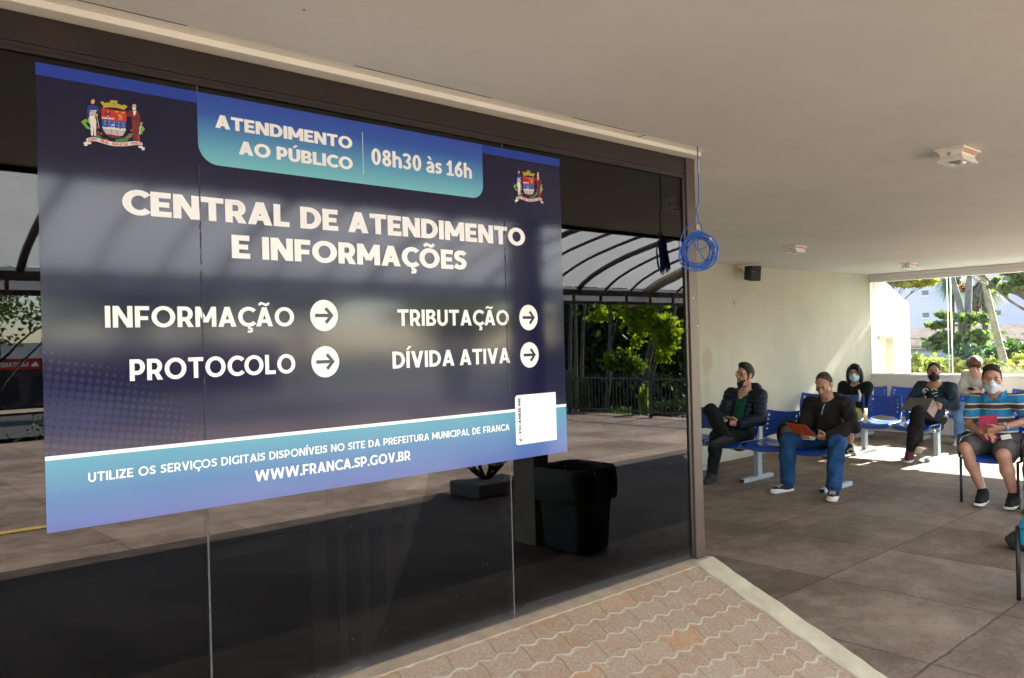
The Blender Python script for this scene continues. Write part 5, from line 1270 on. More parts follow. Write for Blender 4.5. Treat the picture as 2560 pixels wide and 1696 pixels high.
# ================================================================== PEOPLE: signed distance bodies
class Field:
    def __init__(s, lo, hi, h):
        s.h = h; s.lo = np.array(lo, float); s.n = np.maximum(4, np.ceil((np.array(hi)-s.lo)/h).astype(int)+1)
        s.F = np.full(s.n, 1.0, np.float32)
        s.ax = [s.lo[i]+h*np.arange(s.n[i]) for i in range(3)]
    def sub(s, lo, hi):
        a = np.clip(np.floor((np.array(lo)-s.lo)/s.h).astype(int), 0, s.n-1); b = np.clip(np.ceil((np.array(hi)-s.lo)/s.h).astype(int)+1, 1, s.n)
        if np.any(b <= a): return None
        sl = tuple(slice(a[i], b[i]) for i in range(3))
        g = np.meshgrid(*[s.ax[i][sl[i]] for i in range(3)], indexing='ij')
        return sl, np.stack(g, -1).astype(np.float32)
def pcone(a, b, ra, rb, k=.02, flat=None, op='u'): return ('c', np.array(a, float), np.array(b, float), ra, rb, k, flat, op)
def pell(c, A, r, k=.02, op='u'): return ('e', np.array(c, float), np.array(A, float), np.array(r, float), k, op)
def pcut(o, n): return ('p', np.array(o, float), nrm(n))
def sdf_mesh(prims, h, noise_amp=0.0, seed=0, quilt=None):
    los = []; his = []
    for p in prims:
        if p[0] == 'c' and p[7] == 'u':
            r = max(p[3], p[4])/min(1, p[6][1] if p[6] else 1); los.append(np.minimum(p[1], p[2])-r); his.append(np.maximum(p[1], p[2])+r)
        if p[0] == 'e' and p[5] == 'u': r = p[3].max(); los.append(p[1]-r); his.append(p[1]+r)
    fd = Field(np.min(los, 0)-3*h-.01, np.max(his, 0)+3*h+.01, h)
    for p in prims:
        if p[0] == 'p':
            g = np.meshgrid(*fd.ax, indexing='ij', sparse=True)
            d = sum((g[i]-p[1][i])*p[2][i] for i in range(3)).astype(np.float32)
            fd.F = np.maximum(fd.F, d); continue
        if p[0] == 'c':
            _, a, b, ra, rb, k, flat, op = p
            m = max(ra, rb)/min(1, flat[1] if flat else 1)+k+4*h
            r = fd.sub(np.minimum(a, b)-m, np.maximum(a, b)+m)
            if r is None: continue
            sl, P = r; ba = b-a; L2 = max(ba@ba, 1e-9); pa = P-a.astype(np.float32)
            t = np.clip((pa@ba.astype(np.float32))/L2, 0, 1); q = pa-t[..., None]*ba.astype(np.float32)
            if flat is not None:
                nn = nrm(flat[0]).astype(np.float32); q = q+nn*((q@nn)*(flat[1]-1))[..., None]
            d = np.sqrt((q*q).sum(-1))-(ra+(rb-ra)*t)
        else:
            _, c, A, rr, k, op = p
            m = rr.max()+k+4*h; r = fd.sub(c-m, c+m)
            if r is None: continue
            sl, P = r; q = (P-c.astype(np.float32))@A.T.astype(np.float32)
            k0 = np.sqrt(((q/rr)**2).sum(-1)); k1 = np.sqrt(((q/(rr*rr))**2).sum(-1))
            d = np.where(k1 > 1e-6, k0*(k0-1)/np.maximum(k1, 1e-6), -rr.min())
        F = fd.F[sl]
        if op == 'u':
            kk = max(k, 1e-4); hh = np.maximum(kk-np.abs(F-d), 0)/kk
            fd.F[sl] = np.minimum(F, d)-hh*hh*kk*.25
        else:
            kk = max(k, 1e-4); e = -d; hh = np.maximum(kk-np.abs(F-e), 0)/kk
            fd.F[sl] = np.maximum(F, e)+hh*hh*kk*.25
    F = fd.F
    if noise_amp or quilt:
        X, Y, Z = np.meshgrid(*[a.astype(np.float32) for a in fd.ax], indexing='ij', sparse=True)
        if noise_amp:
            s1, s2, s3 = 1.3+seed, 2.1+seed*1.7, .4+seed*.6
            w1 = np.sin(23*X+s1+1.7*np.sin(15*Z+s2)); w2 = np.sin(29*Y+s3+1.5*np.sin(19*X+s1)); w3 = np.sin(34*Z+s2+1.9*np.sin(21*Y+s3))
            F = F+noise_amp*(w1*w2+w2*w3+.6*w1*w3)
            F = F+noise_amp*.8*np.abs(np.sin(46*Z+17*Y+9*np.sin(7*X+s1)+s2))*(np.sin(11*X+s3)*.5+.5)
        if quilt:
            F = F+quilt[1]*(1-np.abs(np.sin(PI*Z/quilt[0]+.6*np.sin(9*Y+5*X)*.3))**.6)
    return surface_nets(F.astype(np.float32), fd.lo, h)
def surface_nets(F, lo, h):
    F[0], F[-1] = np.maximum(F[0], .01), np.maximum(F[-1], .01); F[:, 0] = np.maximum(F[:, 0], .01); F[:, -1] = np.maximum(F[:, -1], .01); F[:, :, 0] = np.maximum(F[:, :, 0], .01); F[:, :, -1] = np.maximum(F[:, :, -1], .01)
    I = F < 0; n = np.array(F.shape)
    cnt = np.zeros(n-1, np.uint8)
    cs = [(i, j, k) for i in (0, 1) for j in (0, 1) for k in (0, 1)]
    for (i, j, k) in cs: cnt += I[i:n[0]-1+i, j:n[1]-1+j, k:n[2]-1+k]
    act = np.argwhere((cnt > 0) & (cnt < 8))
    if not len(act): return np.zeros((0, 3)), np.zeros((0, 4), int)
    vals = {c: F[act[:, 0]+c[0], act[:, 1]+c[1], act[:, 2]+c[2]] for c in cs}
    acc = np.zeros((len(act), 3)); wt = np.zeros(len(act))
    for c in cs:
        for ax in range(3):
            if c[ax] == 0:
                d = list(c); d[ax] = 1; d = tuple(d); a, b = vals[c], vals[d]; m = (a < 0) != (b < 0)
                t = np.where(m, a/np.where(m, a-b, 1), 0); pt = np.tile(np.array(c, float), (len(act), 1)); pt[:, ax] += t
                acc += pt*m[:, None]; wt += m
    V = lo+h*(act+acc/wt[:, None])
    idx = np.full(n-1, -1, np.int64); idx[act[:, 0], act[:, 1], act[:, 2]] = np.arange(len(act))
    Q = []
    for ax in range(3):
        u, v = (ax+1) % 3, (ax+2) % 3
        a = [slice(None)]*3; b = [slice(None)]*3; a[ax] = slice(0, -1); b[ax] = slice(1, None)
        ia, ib = I[tuple(a)], I[tuple(b)]
        e = np.argwhere(ia != ib); e = e[(e[:, u] > 0) & (e[:, v] > 0) & (e[:, u] < n[u]-1) & (e[:, v] < n[v]-1)]
        s = ia[e[:, 0], e[:, 1], e[:, 2]]
        def at(du, dv):
            q = e.copy(); q[:, u] -= du; q[:, v] -= dv; return idx[q[:, 0], q[:, 1], q[:, 2]]
        q = np.stack([at(1, 1), at(0, 1), at(0, 0), at(1, 0)], 1); q[~s] = q[~s][:, ::-1]; Q.append(q)
    Q = np.concatenate(Q); Q = Q[(Q >= 0).all(1)]
    # one light smoothing pass
    nb = np.zeros_like(V); c = np.zeros(len(V))
    for i in range(4):
        a, b = Q[:, i], Q[:, (i+1) % 4]
        np.add.at(nb, a, V[b]); np.add.at(nb, b, V[a]); np.add.at(c, a, 1); np.add.at(c, b, 1)
    ok = c > 0; V[ok] = V[ok]*.5+.5*nb[ok]/c[ok][:, None]
    return V, Q
def sdf_obj(name, prims, h, m, parent, **kw):
    V, Q = sdf_mesh(prims, h, **kw)
    return finish(name, V, Q, m, parent, smooth=True) if len(Q) else None

def skin(name, col):
    m, t, b = new_mat(name); v = coords(t)
    f = noise(t, v, 9, 4)
    t.links.new(ramp(t, f, ((.3, tuple(c*.82 for c in col)), (.7, tuple(min(1, c*1.08) for c in col)))), b.inputs['Base Color'])
    b.inputs['Roughness'].default_value = .5; b.inputs['Subsurface Weight'].default_value = .12; b.inputs['Subsurface Radius'].default_value = (.012, .005, .003); b.inputs['Subsurface Scale'].default_value = .6
    bump(t, b, noise(t, v, 240, 2), .1, .002); return m
def cloth(name, col, var=.2, weave=260, dark=None, rough=.9): return mat(name, col, rough, var, 7, .35, weave, dark=dark, spec=.2, bdist=.002)
def hand(prims, w, d, n, t, curl=.6, spread=1.0, s=1.0, thumb=.5):
    """palm and five fingers: w wrist, d towards the fingertips, n out of the palm, t thumb side"""
    w = np.array(w, float); d = nrm(d); t = nrm(np.array(t)-d*np.dot(t, d)); n = nrm(n-d*np.dot(n, d)-t*np.dot(n, t))
    prims.append(pcone(w-d*.02*s, w+d*.035*s, .026*s, .029*s, .015, (n, 1.5))); prims.append(pcone(w+d*.03*s, w+d*.082*s, .034*s, .036*s, .015, (n, 2.1)))
    for i, (o, L) in enumerate(((.030, .072), (.010, .080), (-.010, .074), (-.029, .058))):
        p0 = w+d*(.082-.004*abs(i-1))*s+t*o*s*spread; a = 0; q = p0-d*.012*s
        fr = .0092*s if i < 3 else .0080*s
        for sgi, (f_, cu) in enumerate(((.46, .8), (.30, 1.0), (.24, .7))):
            a += curl*cu*(1+.08*i); dr = d*math.cos(a)+n*math.sin(a)+t*(o*1.2*spread*math.cos(a)); q2 = q+nrm(dr)*L*f_*s
            prims.append(pcone(q, q2, fr*(1-.06*sgi), fr*(.94-.06*sgi), .004)); q = q2
    q = w+d*.018*s+t*.026*s
    for f_, k in ((.036, 0), (.030, 1), (.022, 2)):
        dr = d*(.75+.2*k)+t*(.62-.32*k*thumb)+n*(.28+.35*k*thumb); q2 = q+nrm(dr)*f_*s
        prims.append(pcone(q, q2, (.0125-.0014*k)*s, (.0112-.0014*k)*s, .006)); q = q2
def headframe(f, roll=0):
    f = nrm(f); l = nrm(np.cross((0, 0, 1.0), f)); u = np.cross(f, l)
    return f, l, u
def head_prims(c, f, l, u, s=1.0, jaw=1.0):
    A = np.array([f, l, u]); P = lambda a, b, d: c+(f*a+l*b+u*d)*s
    r = [pell(P(-.014, 0, .034), A, np.array([.099, .077, .094])*s, .03), pell(P(.022, 0, -.045), A, np.array([.070, .060*jaw, .078])*s, .03),
         pcone(P(.056, .016, -.106), P(.056, -.016, -.106), .020*s, .020*s, .03), pcone(P(.006, .052, -.060), P(.045, .022, -.098), .022*s*jaw, .018*s, .03), pcone(P(.006, -.052, -.060), P(.045, -.022, -.098), .022*s*jaw, .018*s, .03),
         pcone(P(.082, .036, .030), P(.082, -.036, .030), .013*s, .013*s, .02), pcone(P(.060, .050, -.020), P(.060, -.050, -.020), .018*s, .018*s, .03)]
    for sg in (-1, 1): r.append(pell(P(.092, sg*.031, .008), A, np.array([.014, .019, .012])*s, .012, 's'))
    r += [pcone(P(.090, 0, .020), P(.112, 0, -.026), .008*s, .0125*s, .012), pcone(P(.092, .014, -.030), P(.092, -.014, -.030), .010*s, .010*s, .01),
          pell(P(.084, 0, -.062), A, np.array([.012, .026, .007])*s, .006), pell(P(.082, 0, -.075), A, np.array([.012, .022, .008])*s, .006), pell(P(.094, 0, -.0685), A, np.array([.006, .022, .0022])*s, .003, 's')]
    for sg in (-1, 1):
        r.append(pell(P(-.008, sg*.078, -.004), np.array([nrm(f-l*sg*.35), nrm(l*sg+f*.35), u]), np.array([.020, .008, .032])*s, .006)); r.append(pell(P(-.004, sg*.086, -.002), A, np.array([.010, .006, .018])*s, .006, 's'))
        r.append(pell(P(.083, sg*.031, .007), A, np.array([.010, .013, .011])*s, .002))
    return r, A, P
MT['iris'] = mat('dark_eyes', (.02, .012, .01), .2, .3, 80, 0)
MT['brow'] = mat('dark_brows', (.025, .018, .014), .8, .3, 80, 0)
def person(label, J, head, skinm, top=None, legs=None, shoes=None, h=.006, sc=1.0, hands=(), extra=None, sleeve='long', bare_leg=False, belly=0, base=None):
    """J: joints in metres (neck, sR, sL, eR, eL, hR, hL wrists, hipR, hipL, kR, kL, aR, aL, toeR, toeL)"""
    J = {k: np.array(v, float) for k, v in J.items()}
    pel = (J['hipR']+J['hipL'])/2; t = thing('person', label, 'person', base if base is not None else (pel[0], pel[1], 0))
    fwd = nrm(np.cross(J['sL']-J['sR'], (0, 0, 1.0)))*-1
    fwd = nrm(np.array([fwd[0], fwd[1], 0]))
    if fwd[0] > 0: fwd = -fwd
    ch = (J['sR']+J['sL'])/2-np.array([0, 0, .09]); wa = pel*.55+ch*.45
    f, l, u = headframe(head['f']); c = np.array(head['c'], float); s = head.get('s', 1.0)
    hp_, A, P = head_prims(c, f, l, u, s, head.get('jaw', 1.0))
    nb = J['neck']
    b = hp_+[pcone(P(-.020, 0, -.06), nb-np.array([0, 0, .05]), .050*s, .060*s, .03), pcone(nb-np.array([0, 0, .03]), ch, .06, .10, .05, (fwd, 1.25)), pcone(J['sR'], J['sL'], .055, .055, .05), pcone(ch, wa, .115, .105, .05, (fwd, 1.3)), pcone(wa, pel, .105, .115, .05, (fwd, 1.25))]
    for sd in 'RL':
        b += [pcone(J['s'+sd], J['e'+sd], .047, .040, .03), pcone(J['e'+sd], J['h'+sd], .039, .027, .015)]
        b += [pcone(J['hip'+sd], J['k'+sd], .080, .054, .05), pcone(J['k'+sd], J['k'+sd]*.62+J['a'+sd]*.38, .054, .056, .03), pcone(J['k'+sd]*.62+J['a'+sd]*.38, J['a'+sd], .056, .034, .03)]
        b.append(pcone(J['a'+sd], J['a'+sd]*.72+J['toe'+sd]*.28-np.array([0, 0, .01]), .028, .018, .02))
    for hd in hands: hand(b, *hd[:4], **(hd[4] if len(hd) > 4 else {}))
    body = sdf_obj('body', b, h, skinm, t)
    ob = {'t': t, 'P': P, 'A': A, 'f': f, 'l': l, 'u': u, 'c': c, 's': s, 'fwd': fwd, 'ch': ch, 'pel': pel, 'wa': wa, 'J': J}
    if not head.get('noeyes'):
        for sg in (-1, 1):
            e = MB(); e.sphere(P(.0905, sg*.031, .007), np.array([.004, .0085, .0055])*s, 10, ax=A); e.build('eye', MT['iris'], t, smooth=True)
            bmb = MB(); bmb.tube([P(.093, sg*.014, .026), P(.096, sg*.030, .032), P(.085, sg*.050, .027)], np.array([.0035, .0045, .0025])*s, 6); bmb.build('eyebrow', MT['brow'], t, smooth=True)
    for top in ([] if not top else top if isinstance(top, list) else [top]):
        o = top.get('o', .018); slv = top.get('sleeve', sleeve)
        q = [pcone(J['sR']-np.array([0, 0, .01]), J['sL']-np.array([0, 0, .01]), .052+o, .052+o, .05), pcone(ch, wa, .122+o, .116+o, .06, (fwd, 1.25)), pcone(wa, pel-np.array([0, 0, top.get('drop', .02)]), .118+o, .126+o, .05, (fwd, 1.22)), pcone(nb-np.array([0, 0, .05]), ch, .060+o*.5, .11, .05, (fwd, 1.3))]
        if belly: q.append(pell(wa+fwd*.055-np.array([0, 0, .03]), np.array([fwd, np.cross((0, 0, 1.0), fwd), (0, 0, 1.0)]), np.array([.12, .165, .15])*belly, .06))
        for sd in 'RL':
            a_, e_, w_ = J['s'+sd], J['e'+sd], J['h'+sd]
            if slv == 'long': q += [pcone(a_, e_, .054+o, .047+o, .04), pcone(e_, e_+(w_-e_)*.93, .047+o, .035+o*.9, .02)]
            elif slv == 'short': q += [pcone(a_, a_+(e_-a_)*.82, .056+o, .060+o, .04)]
            if slv == 'short': q.append(pcut(e_-(e_-a_)*.16, nrm(e_-a_)) if False else pcone(e_+(e_-a_)*.12, e_+(e_-a_)*.45, .10, .12, .004, None, 's'))
        q += top.get('prims', [])
        ng = top.get('neck', .062)
        q.append(pcone(nb+np.array([0, 0, .12])+fwd*.04, nb-np.array([0, 0, top.get('neckdrop', .02)])+fwd*.045, ng+.02, ng, .02, None, 's'))
        q += top.get('cuts', [])
        ob['top'] = sdf_obj(top.get('name', 'jacket'), q, h, top['m'], t, noise_amp=top.get('n', .0028), seed=top.get('seed', 1), quilt=top.get('quilt'))
    if legs:
        o = legs.get('o', .012); q = [pell(pel, np.array([fwd, np.cross((0, 0, 1.0), fwd), (0, 0, 1.0)]), (.115+o, .165+o, .10+o), .04)]
        for sd in 'RL':
            k_, a_, h_ = J['k'+sd], J['a'+sd], J['hip'+sd]
            if bare_leg: q += [pcone(h_, h_+(k_-h_)*.80, .088+o, .078+o, .05)]
            else: md_ = k_*.62+a_*.38; q += [pcone(h_, k_, .084+o, .062+o, .05), pcone(k_, md_, .062+o, .062+o, .03), pcone(md_, a_+(k_-a_)*legs.get('hem', .05), .062+o, .045+o*legs.get('flare', 1.3), .03)]
        ob['legs'] = sdf_obj(legs.get('name', 'trousers'), q, h, legs['m'], t, noise_amp=legs.get('n', .0032), seed=legs.get('seed', 2))
    if shoes:
        for sd in 'RL':
            a_, to = J['a'+sd], J['toe'+sd]; dn = np.array(shoes.get('dn'+sd, (0, 0, -1.0)), float); dn = nrm(dn)
            d = to-a_; d = nrm(d-dn*np.dot(d, dn)); L = shoes.get('L', .27); sd_ = np.cross(dn, d)
            sole = a_+dn*max(.055, min(.10, np.dot(to-a_, dn)+.025)); heel = sole-d*.055; toe = heel+d*L
            up = -dn
            q = [pcone(a_+dn*.0, a_+dn*.04-d*.01, .043, .047, .02), pcone(a_+dn*.02+d*.02, heel+d*.14+up*.042, .044, .039, .03), pcone(heel+d*.03+up*.035, heel+d*.10+up*.045, .038, .042, .03), pcone(heel+d*.10+up*.04, toe-d*.045+up*.028, .044, .036, .03, (up, 1.25)), pcut(sole+up*.014, dn)]
            so = sdf_obj('shoe', q, h*.8, shoes['m'], t, noise_amp=.001)
            sh_ = shoes.get('sh', .026); q = [pcone(heel+d*.030+up*.012, toe-d*.045+up*.012, .040+sh_*.12, .046+sh_*.12, .02, (up, 2.3 if sh_ < .03 else 1.3)), pcut(sole+up*sh_, up), pcut(sole, dn)]
            if so: sdf_obj('sole', q, h*.8, shoes.get('sole', shoes['m']), so)
            if shoes.get('lace') and so:
                for i in range(5):
                    cx_ = heel+d*(.115+.024*i)+up*(.088-.0085*i); m2 = MB(); m2.tube([cx_-sd_*.026, cx_+up*.006, cx_+sd_*.026], .0035, 6); m2.build('lace', shoes['lace'], so)
    return ob
def hair(ob, m, extra=(), h=.0045, thick=.006, front=(.115, 0, -.022), fr=(.105, .115, .118), name='hair', cut=-.075):
    P, A, s = ob['P'], ob['A'], ob['s']
    q = [pell(P(-.016, 0, .036), A, (np.array([.101, .0785, .096])+thick*.6)*s, .02)]+[e for e in extra if e[-1] != 's']
    q.append(pell(P(*front), A, np.array(fr)*s, .010, 's'))
    for sg in (-1, 1): q.append(pcone(P(.016, sg*.072, .045), P(.020, sg*.068, -.012), .010*s, .006*s, .006))
    q += [e for e in extra if e[-1] == 's']
    q.append(pcut(P(0, 0, cut), -ob['u']))
    return sdf_obj(name, q, h, m, ob['t'], noise_amp=.0012, seed=3)
def mask_(ob, m, h=.0045):
    P, A, s = ob['P'], ob['A'], ob['s']
    q = [pell(P(.030, 0, -.060), A, np.array([.078, .071, .068])*s, .02), pcone(P(.092, 0, .012), P(.118, 0, -.035), .014*s, .019*s, .03), pcone(P(.098, 0, -.05), P(.085, 0, -.10), .018*s, .022*s, .03),
         pcut(P(.028, 0, 0), -ob['f']), pcut(P(.10, 0, .006), ob['u']-ob['f']*.28), pcut(P(0, 0, -.128), -ob['u'])]
    o = sdf_obj('face_mask', q, h, m, ob['t'], noise_amp=.0007)
    for sg in (-1, 1):
        for z in (-.022, -.085): p = MB(); p.tube([P(.045, sg*.069, z), P(.018, sg*.079, z*.6-.006), P(-.010, sg*.084, -.004)], .0018*s, 5); p.build('ear_loop', m, o)
    return o

# ------------------------------------------------------------------ clothes and skins
SK = {'fair': skin('fair_skin', (.50, .27, .185)), 'tan': skin('tan_skin', (.40, .205, .13)), 'brown': skin('brown_skin', (.34, .175, .11)), 'pale': skin('pale_skin', (.56, .33, .25)), 'ruddy': skin('ruddy_skin', (.45, .215, .15))}
HB_ = mat('black_hair', (.006, .0055, .006), .6, .5, 60, .5, 160, spec=.25); HBr = mat('dark_brown_hair', (.012, .008, .006), .7, .5, 60, .5, 160, spec=.2); HZ = mat('buzz_cut_hair', (.075, .050, .038), .85, .5, 40, .5, 220, dark=(.028, .020, .016), spec=.15)
HG = mat('cropped_greying_hair', (.030, .025, .023), .85, .5, 60, .5, 220, spec=.15); H6 = mat('short_greying_brown_hair', (.042, .033, .029), .85, .55, 45, .6, 150, dark=(.014, .011, .010), spec=.15); HR = mat('auburn_hair', (.11, .042, .018), .5, .6, 50, .6, 140)
CL = {'navy': cloth('navy_puffer_nylon', (.011, .015, .032), .3, 90, rough=.55), 'green': cloth('bottle_green_pique', (.006, .075, .042)), 'grey': cloth('grey_collar_knit', (.10, .085, .08)), 'blackj': cloth('black_jeans', (.010, .010, .012)),
      'charcoal': cloth('charcoal_fleece', (.017, .0145, .0145), .25), 'denim': cloth('blue_jeans', (.016, .058, .150), .45), 'denim_l': cloth('light_blue_jeans', (.11, .20, .36), .3), 'black': cloth('black_jersey', (.009, .009, .010)),
      'denim_d': cloth('dark_denim', (.017, .031, .045), .45), 'beige': cloth('pale_grey_cotton', (.42, .40, .355), .12), 'olive': cloth('olive_cotton', (.075, .082, .033)), 'shorts': cloth('grey_cotton_shorts', (.095, .078, .078), .2), 'yellow': cloth('yellow_cotton', (.42, .33, .07), .15), 'greyt': cloth('grey_trousers', (.10, .088, .085), .15),
      'shoe_b': cloth('black_knit_shoe', (.012, .012, .014)), 'shoe_g': cloth('dark_grey_leather', (.030, .029, .028), .3), 'shoe_n': cloth('navy_shoe_mesh', (.02, .022, .05)), 'sole': mat('white_rubber_sole', (.58, .54, .48), .7, .15, 15, .1), 'shoe_w': cloth('white_shoe', (.62, .60, .57), .1), 'maroon': cloth('maroon_canvas', (.09, .02, .03)), 'leather': cloth('brown_leather', (.16, .07, .025), .2)}
MB_ = mat('blue_mask_fabric', (.40, .60, .66), .9, .08, 12, .2); MBk = mat('black_mask_fabric', (.010, .010, .011), .9, .2, 12, .2); MW = mat('white_mask_fabric', (.60, .62, .70), .9, .08, 12, .2)
LACE = mat('white_lace', (.72, .70, .66), .9, .1, 60, .1)
def striped():
    m, t, b = new_mat('striped_polo_knit'); v = coords(t, 'World'); s = N(t, 'SeparateXYZ'); t.links.new(v, s.inputs[0])
    z = math_(t, 'ADD', s.outputs[2], math_(t, 'MULTIPLY', math_(t, 'SUBTRACT', noise(t, v, 6, 2), .5), .018))
    z = math_(t, 'ADD', z, math_(t, 'MULTIPLY', s.outputs[1], .05))
    f = math_(t, 'FRACT', math_(t, 'DIVIDE', math_(t, 'ADD', z, .128*10-.875-.132+.019), .128))
    c = ramp(t, f, ((0, (.075, .036, .026)), (.29, (.62, .58, .52)), (.385, (.018, .20, .42)), (.93, (.62, .58, .52)), (.985, (.075, .036, .026))), 'CONSTANT')
    t.links.new(c, b.inputs['Base Color']); b.inputs['Roughness'].default_value = .9; bump(t, b, noise(t, v, 260, 2), .3, .002); return m
CL['stripe'] = striped()
def flatprop(name, label, cat, pts, th, m, group=None):
    P_ = [np.array(p, float) for p in pts]; n_ = nrm(np.cross(P_[1]-P_[0], P_[2]-P_[0]))*th
    b = MB(); b.prism(P_, n_); return tag(b.build(name, m, origin=P_[0]), label, cat, group)
def px(crop, pt, X): return onX(crop[0]+pt[0]/crop[2], crop[1]+pt[1]/crop[2], X)

# ---- man with glasses and navy puffer jacket
J1 = dict(neck=(8.19, 5.11, .985), sR=(8.20, 5.31, .925), sL=(8.18, 4.93, .925), eR=(8.07, 5.35, .70), eL=(8.12, 4.90, .665), hR=(7.92, 5.27, .655), hL=(7.92, 5.03, .625), hipR=(8.16, 5.30, .485), hipL=(8.16, 5.11, .485),
          kR=(7.75, 5.29, .775), aR=(7.66, 5.03, .485), toeR=(7.44, 5.12, .45), kL=(7.72, 5.20, .49), aL=(7.66, 5.235, .09), toeL=(7.44, 5.19, .02))
f1 = nrm((-1, .26, .10)); N1 = np.array(J1['neck']); W1 = np.array([8.16, 5.11, .68])
fw1 = np.array([-1.0, 0, 0])
o1 = person('bearded man in glasses and navy puffer jacket sitting with one ankle on his knee', J1, dict(c=(8.125, 5.078, 1.152), f=f1), SK['fair'],
    top=[dict(name='shirt', m=CL['green'], o=.004, sleeve='none', n=.003, neck=.050, neckdrop=.0),
         dict(name='jacket', m=CL['navy'], o=.026, drop=.05, n=.001, quilt=(.052, .008), neck=.068, prims=[pcone(N1+np.array([.05, .07, .02]), N1+np.array([.05, -.10, .02]), .055, .06, .04), pcone(N1+np.array([.07, -.02, .0]), (8.29, 5.10, .88), .06, .06, .04)],
              cuts=[pcone(N1+fw1*.15+np.array([0, 0, -.03]), W1+fw1*.17+np.array([0, .03, -.13]), .092, .085, .015, None, 's')])],
    legs=dict(m=CL['blackj'], o=.011, n=.005), shoes=dict(m=CL['shoe_g'], L=.275, dnR=(-.30, -.62, -.72)),
    hands=[((7.93, 5.265, .655), (-.55, -.75, -.05), (0, 0, 1), (.75, -.55, .3), dict(curl=.55)), ((7.93, 5.04, .628), (-.55, .80, .03), (.2, .2, 1), (-.4, -.2, .9), dict(curl=.75))], h=.0055)
P, A, s = o1['P'], o1['A'], 1.0
hair(o1, HB_, [pell(P(.045, .012, .112), A, (.058, .050, .034), .03), pell(P(.0, -.01, .118), A, (.07, .052, .026), .03), pcone(P(.018, .070, .03), P(.024, .066, -.055), .010, .008, .006), pcone(P(.018, -.070, .03), P(.024, -.066, -.055), .010, .008, .006)], thick=.003, front=(.125, 0, -.020), fr=(.112, .118, .118))
q = [pell(P(.024, 0, -.050), A, (.0730, .0630, .0815), .02), pcone(P(.064, .016, -.108), P(.064, -.016, -.108), .022, .022, .03), pcone(P(.086, .026, -.052), P(.086, -.026, -.052), .011, .011, .01),
     pell(P(.09, 0, -.0685), A, (.03, .019, .009), .004, 's'), pell(P(.115, .042, -.030), A, (.06, .034, .036), .01, 's'), pell(P(.115, -.042, -.030), A, (.06, .034, .036), .01, 's'), pell(P(.12, 0, -.025), A, (.06, .03, .022), .008, 's'), pcut(P(0, 0, -.020), o1['u']), pcut(P(.008, 0, 0), -o1['f'])]
sdf_obj('beard', q, .0042, mat('short_brown_beard', (.040, .026, .019), .85, .5, 50, .5, 180, dark=(.016, .011, .009), spec=.15), o1['t'], noise_amp=.001)
g = MB()
for sg in (-1, 1): g.tube([P(.105-.010*abs(math.cos(a)), sg*.031+.024*math.cos(a), .004+.019*math.sin(a)) for a in np.linspace(0, 2*PI, 17)[:-1]], .0021, 6, closed=True)
g.tube([P(.104, .008, .010), P(.110, 0, .013), P(.104, -.008, .010)], .002, 6)
for sg in (-1, 1): g.tube([P(.094, sg*.055, .010), P(.06, sg*.072, .010), P(-.012, sg*.082, .012), P(-.03, sg*.083, -.008)], .002, 6)
g.build('glasses', MT['black'], o1['t'], smooth=True)
c_ = MB(); c_.tube([N1+np.array(v) for v in ((-.055, .0, -.075), (-.062, .035, -.035), (-.02, .066, .005), (.04, .05, .02), (.05, -.04, .02), (-.02, -.066, .005), (-.062, -.03, -.035), (-.058, -.004, -.075))], .0095, 8); c_.build('collar', CL['grey'], o1['t'], smooth=True)
ph = MB(); ph.obox((7.865, 5.155, .685), (-.62, .62, .45), (.6, .7, -.2), (.25, -.1, .9), .072, .036, .004)
tag(ph.build('phone', MT['black'], origin=(7.865, 5.155, .685), bevel=.003), 'dark phone held by the bearded man in the navy jacket', 'phone')

# ---- man with the orange folder
J2 = dict(neck=(8.13, 4.105, .93), sR=(8.13, 4.295, .865), sL=(8.13, 3.925, .87), eR=(8.04, 4.36, .61), eL=(8.03, 3.80, .665), hR=(7.85, 4.26, .545), hL=(7.83, 3.955, .565), hipR=(8.18, 4.235, .485), hipL=(8.18, 4.05, .485),
          kR=(7.74, 4.365, .505), aR=(7.69, 4.345, .10), toeR=(7.46, 4.39, .02), kL=(7.72, 3.83, .52), aL=(7.61, 3.815, .11), toeL=(7.38, 3.73, .02))
f2 = nrm((-1, -.06, -.50)); N2 = np.array(J2['neck'])
o2 = person('man in a dark zipped jacket and blue jeans looking down at an orange folder', J2, dict(c=(8.045, 4.105, 1.068), f=f2), SK['tan'],
    top=dict(name='jacket', m=CL['charcoal'], o=.026, drop=.05, n=.0062, neck=.058, neckdrop=-.005, prims=[pcone(N2+np.array([.03, .06, .01]), N2+np.array([.03, -.07, .01]), .05, .05, .04)]), legs=dict(m=CL['denim'], o=.016, n=.0075, hem=.02, flare=1.6),
    shoes=dict(m=CL['shoe_n'], sole=CL['sole'], L=.295, lace=LACE, sh=.046), hands=[((7.85, 4.255, .545), (-.45, -.85, .0), (0, .1, 1), (-.8, .5, .3), dict(curl=.7)), ((7.83, 3.965, .562), (-.32, .92, -.05), (.5, .25, .6), (-.5, -.2, .8), dict(curl=.85))], h=.0055)
P, A = o2['P'], o2['A']
hair(o2, HZ, thick=.002, front=(.118, 0, .012), fr=(.108, .112, .120), extra=[pell((0,0,0), np.eye(3), (1e-3,1e-3,1e-3), .001)][:0])
z_ = MB(); z_.tube([N2+np.array((-.085, -.005, -.045)), N2+np.array((-.145, -.005, -.11)), N2+np.array((-.165, -.005, -.16))], .004, 6); z_.build('zip', MT['steel'], o2['t'])
cF = (1860, 1020, 9.104)
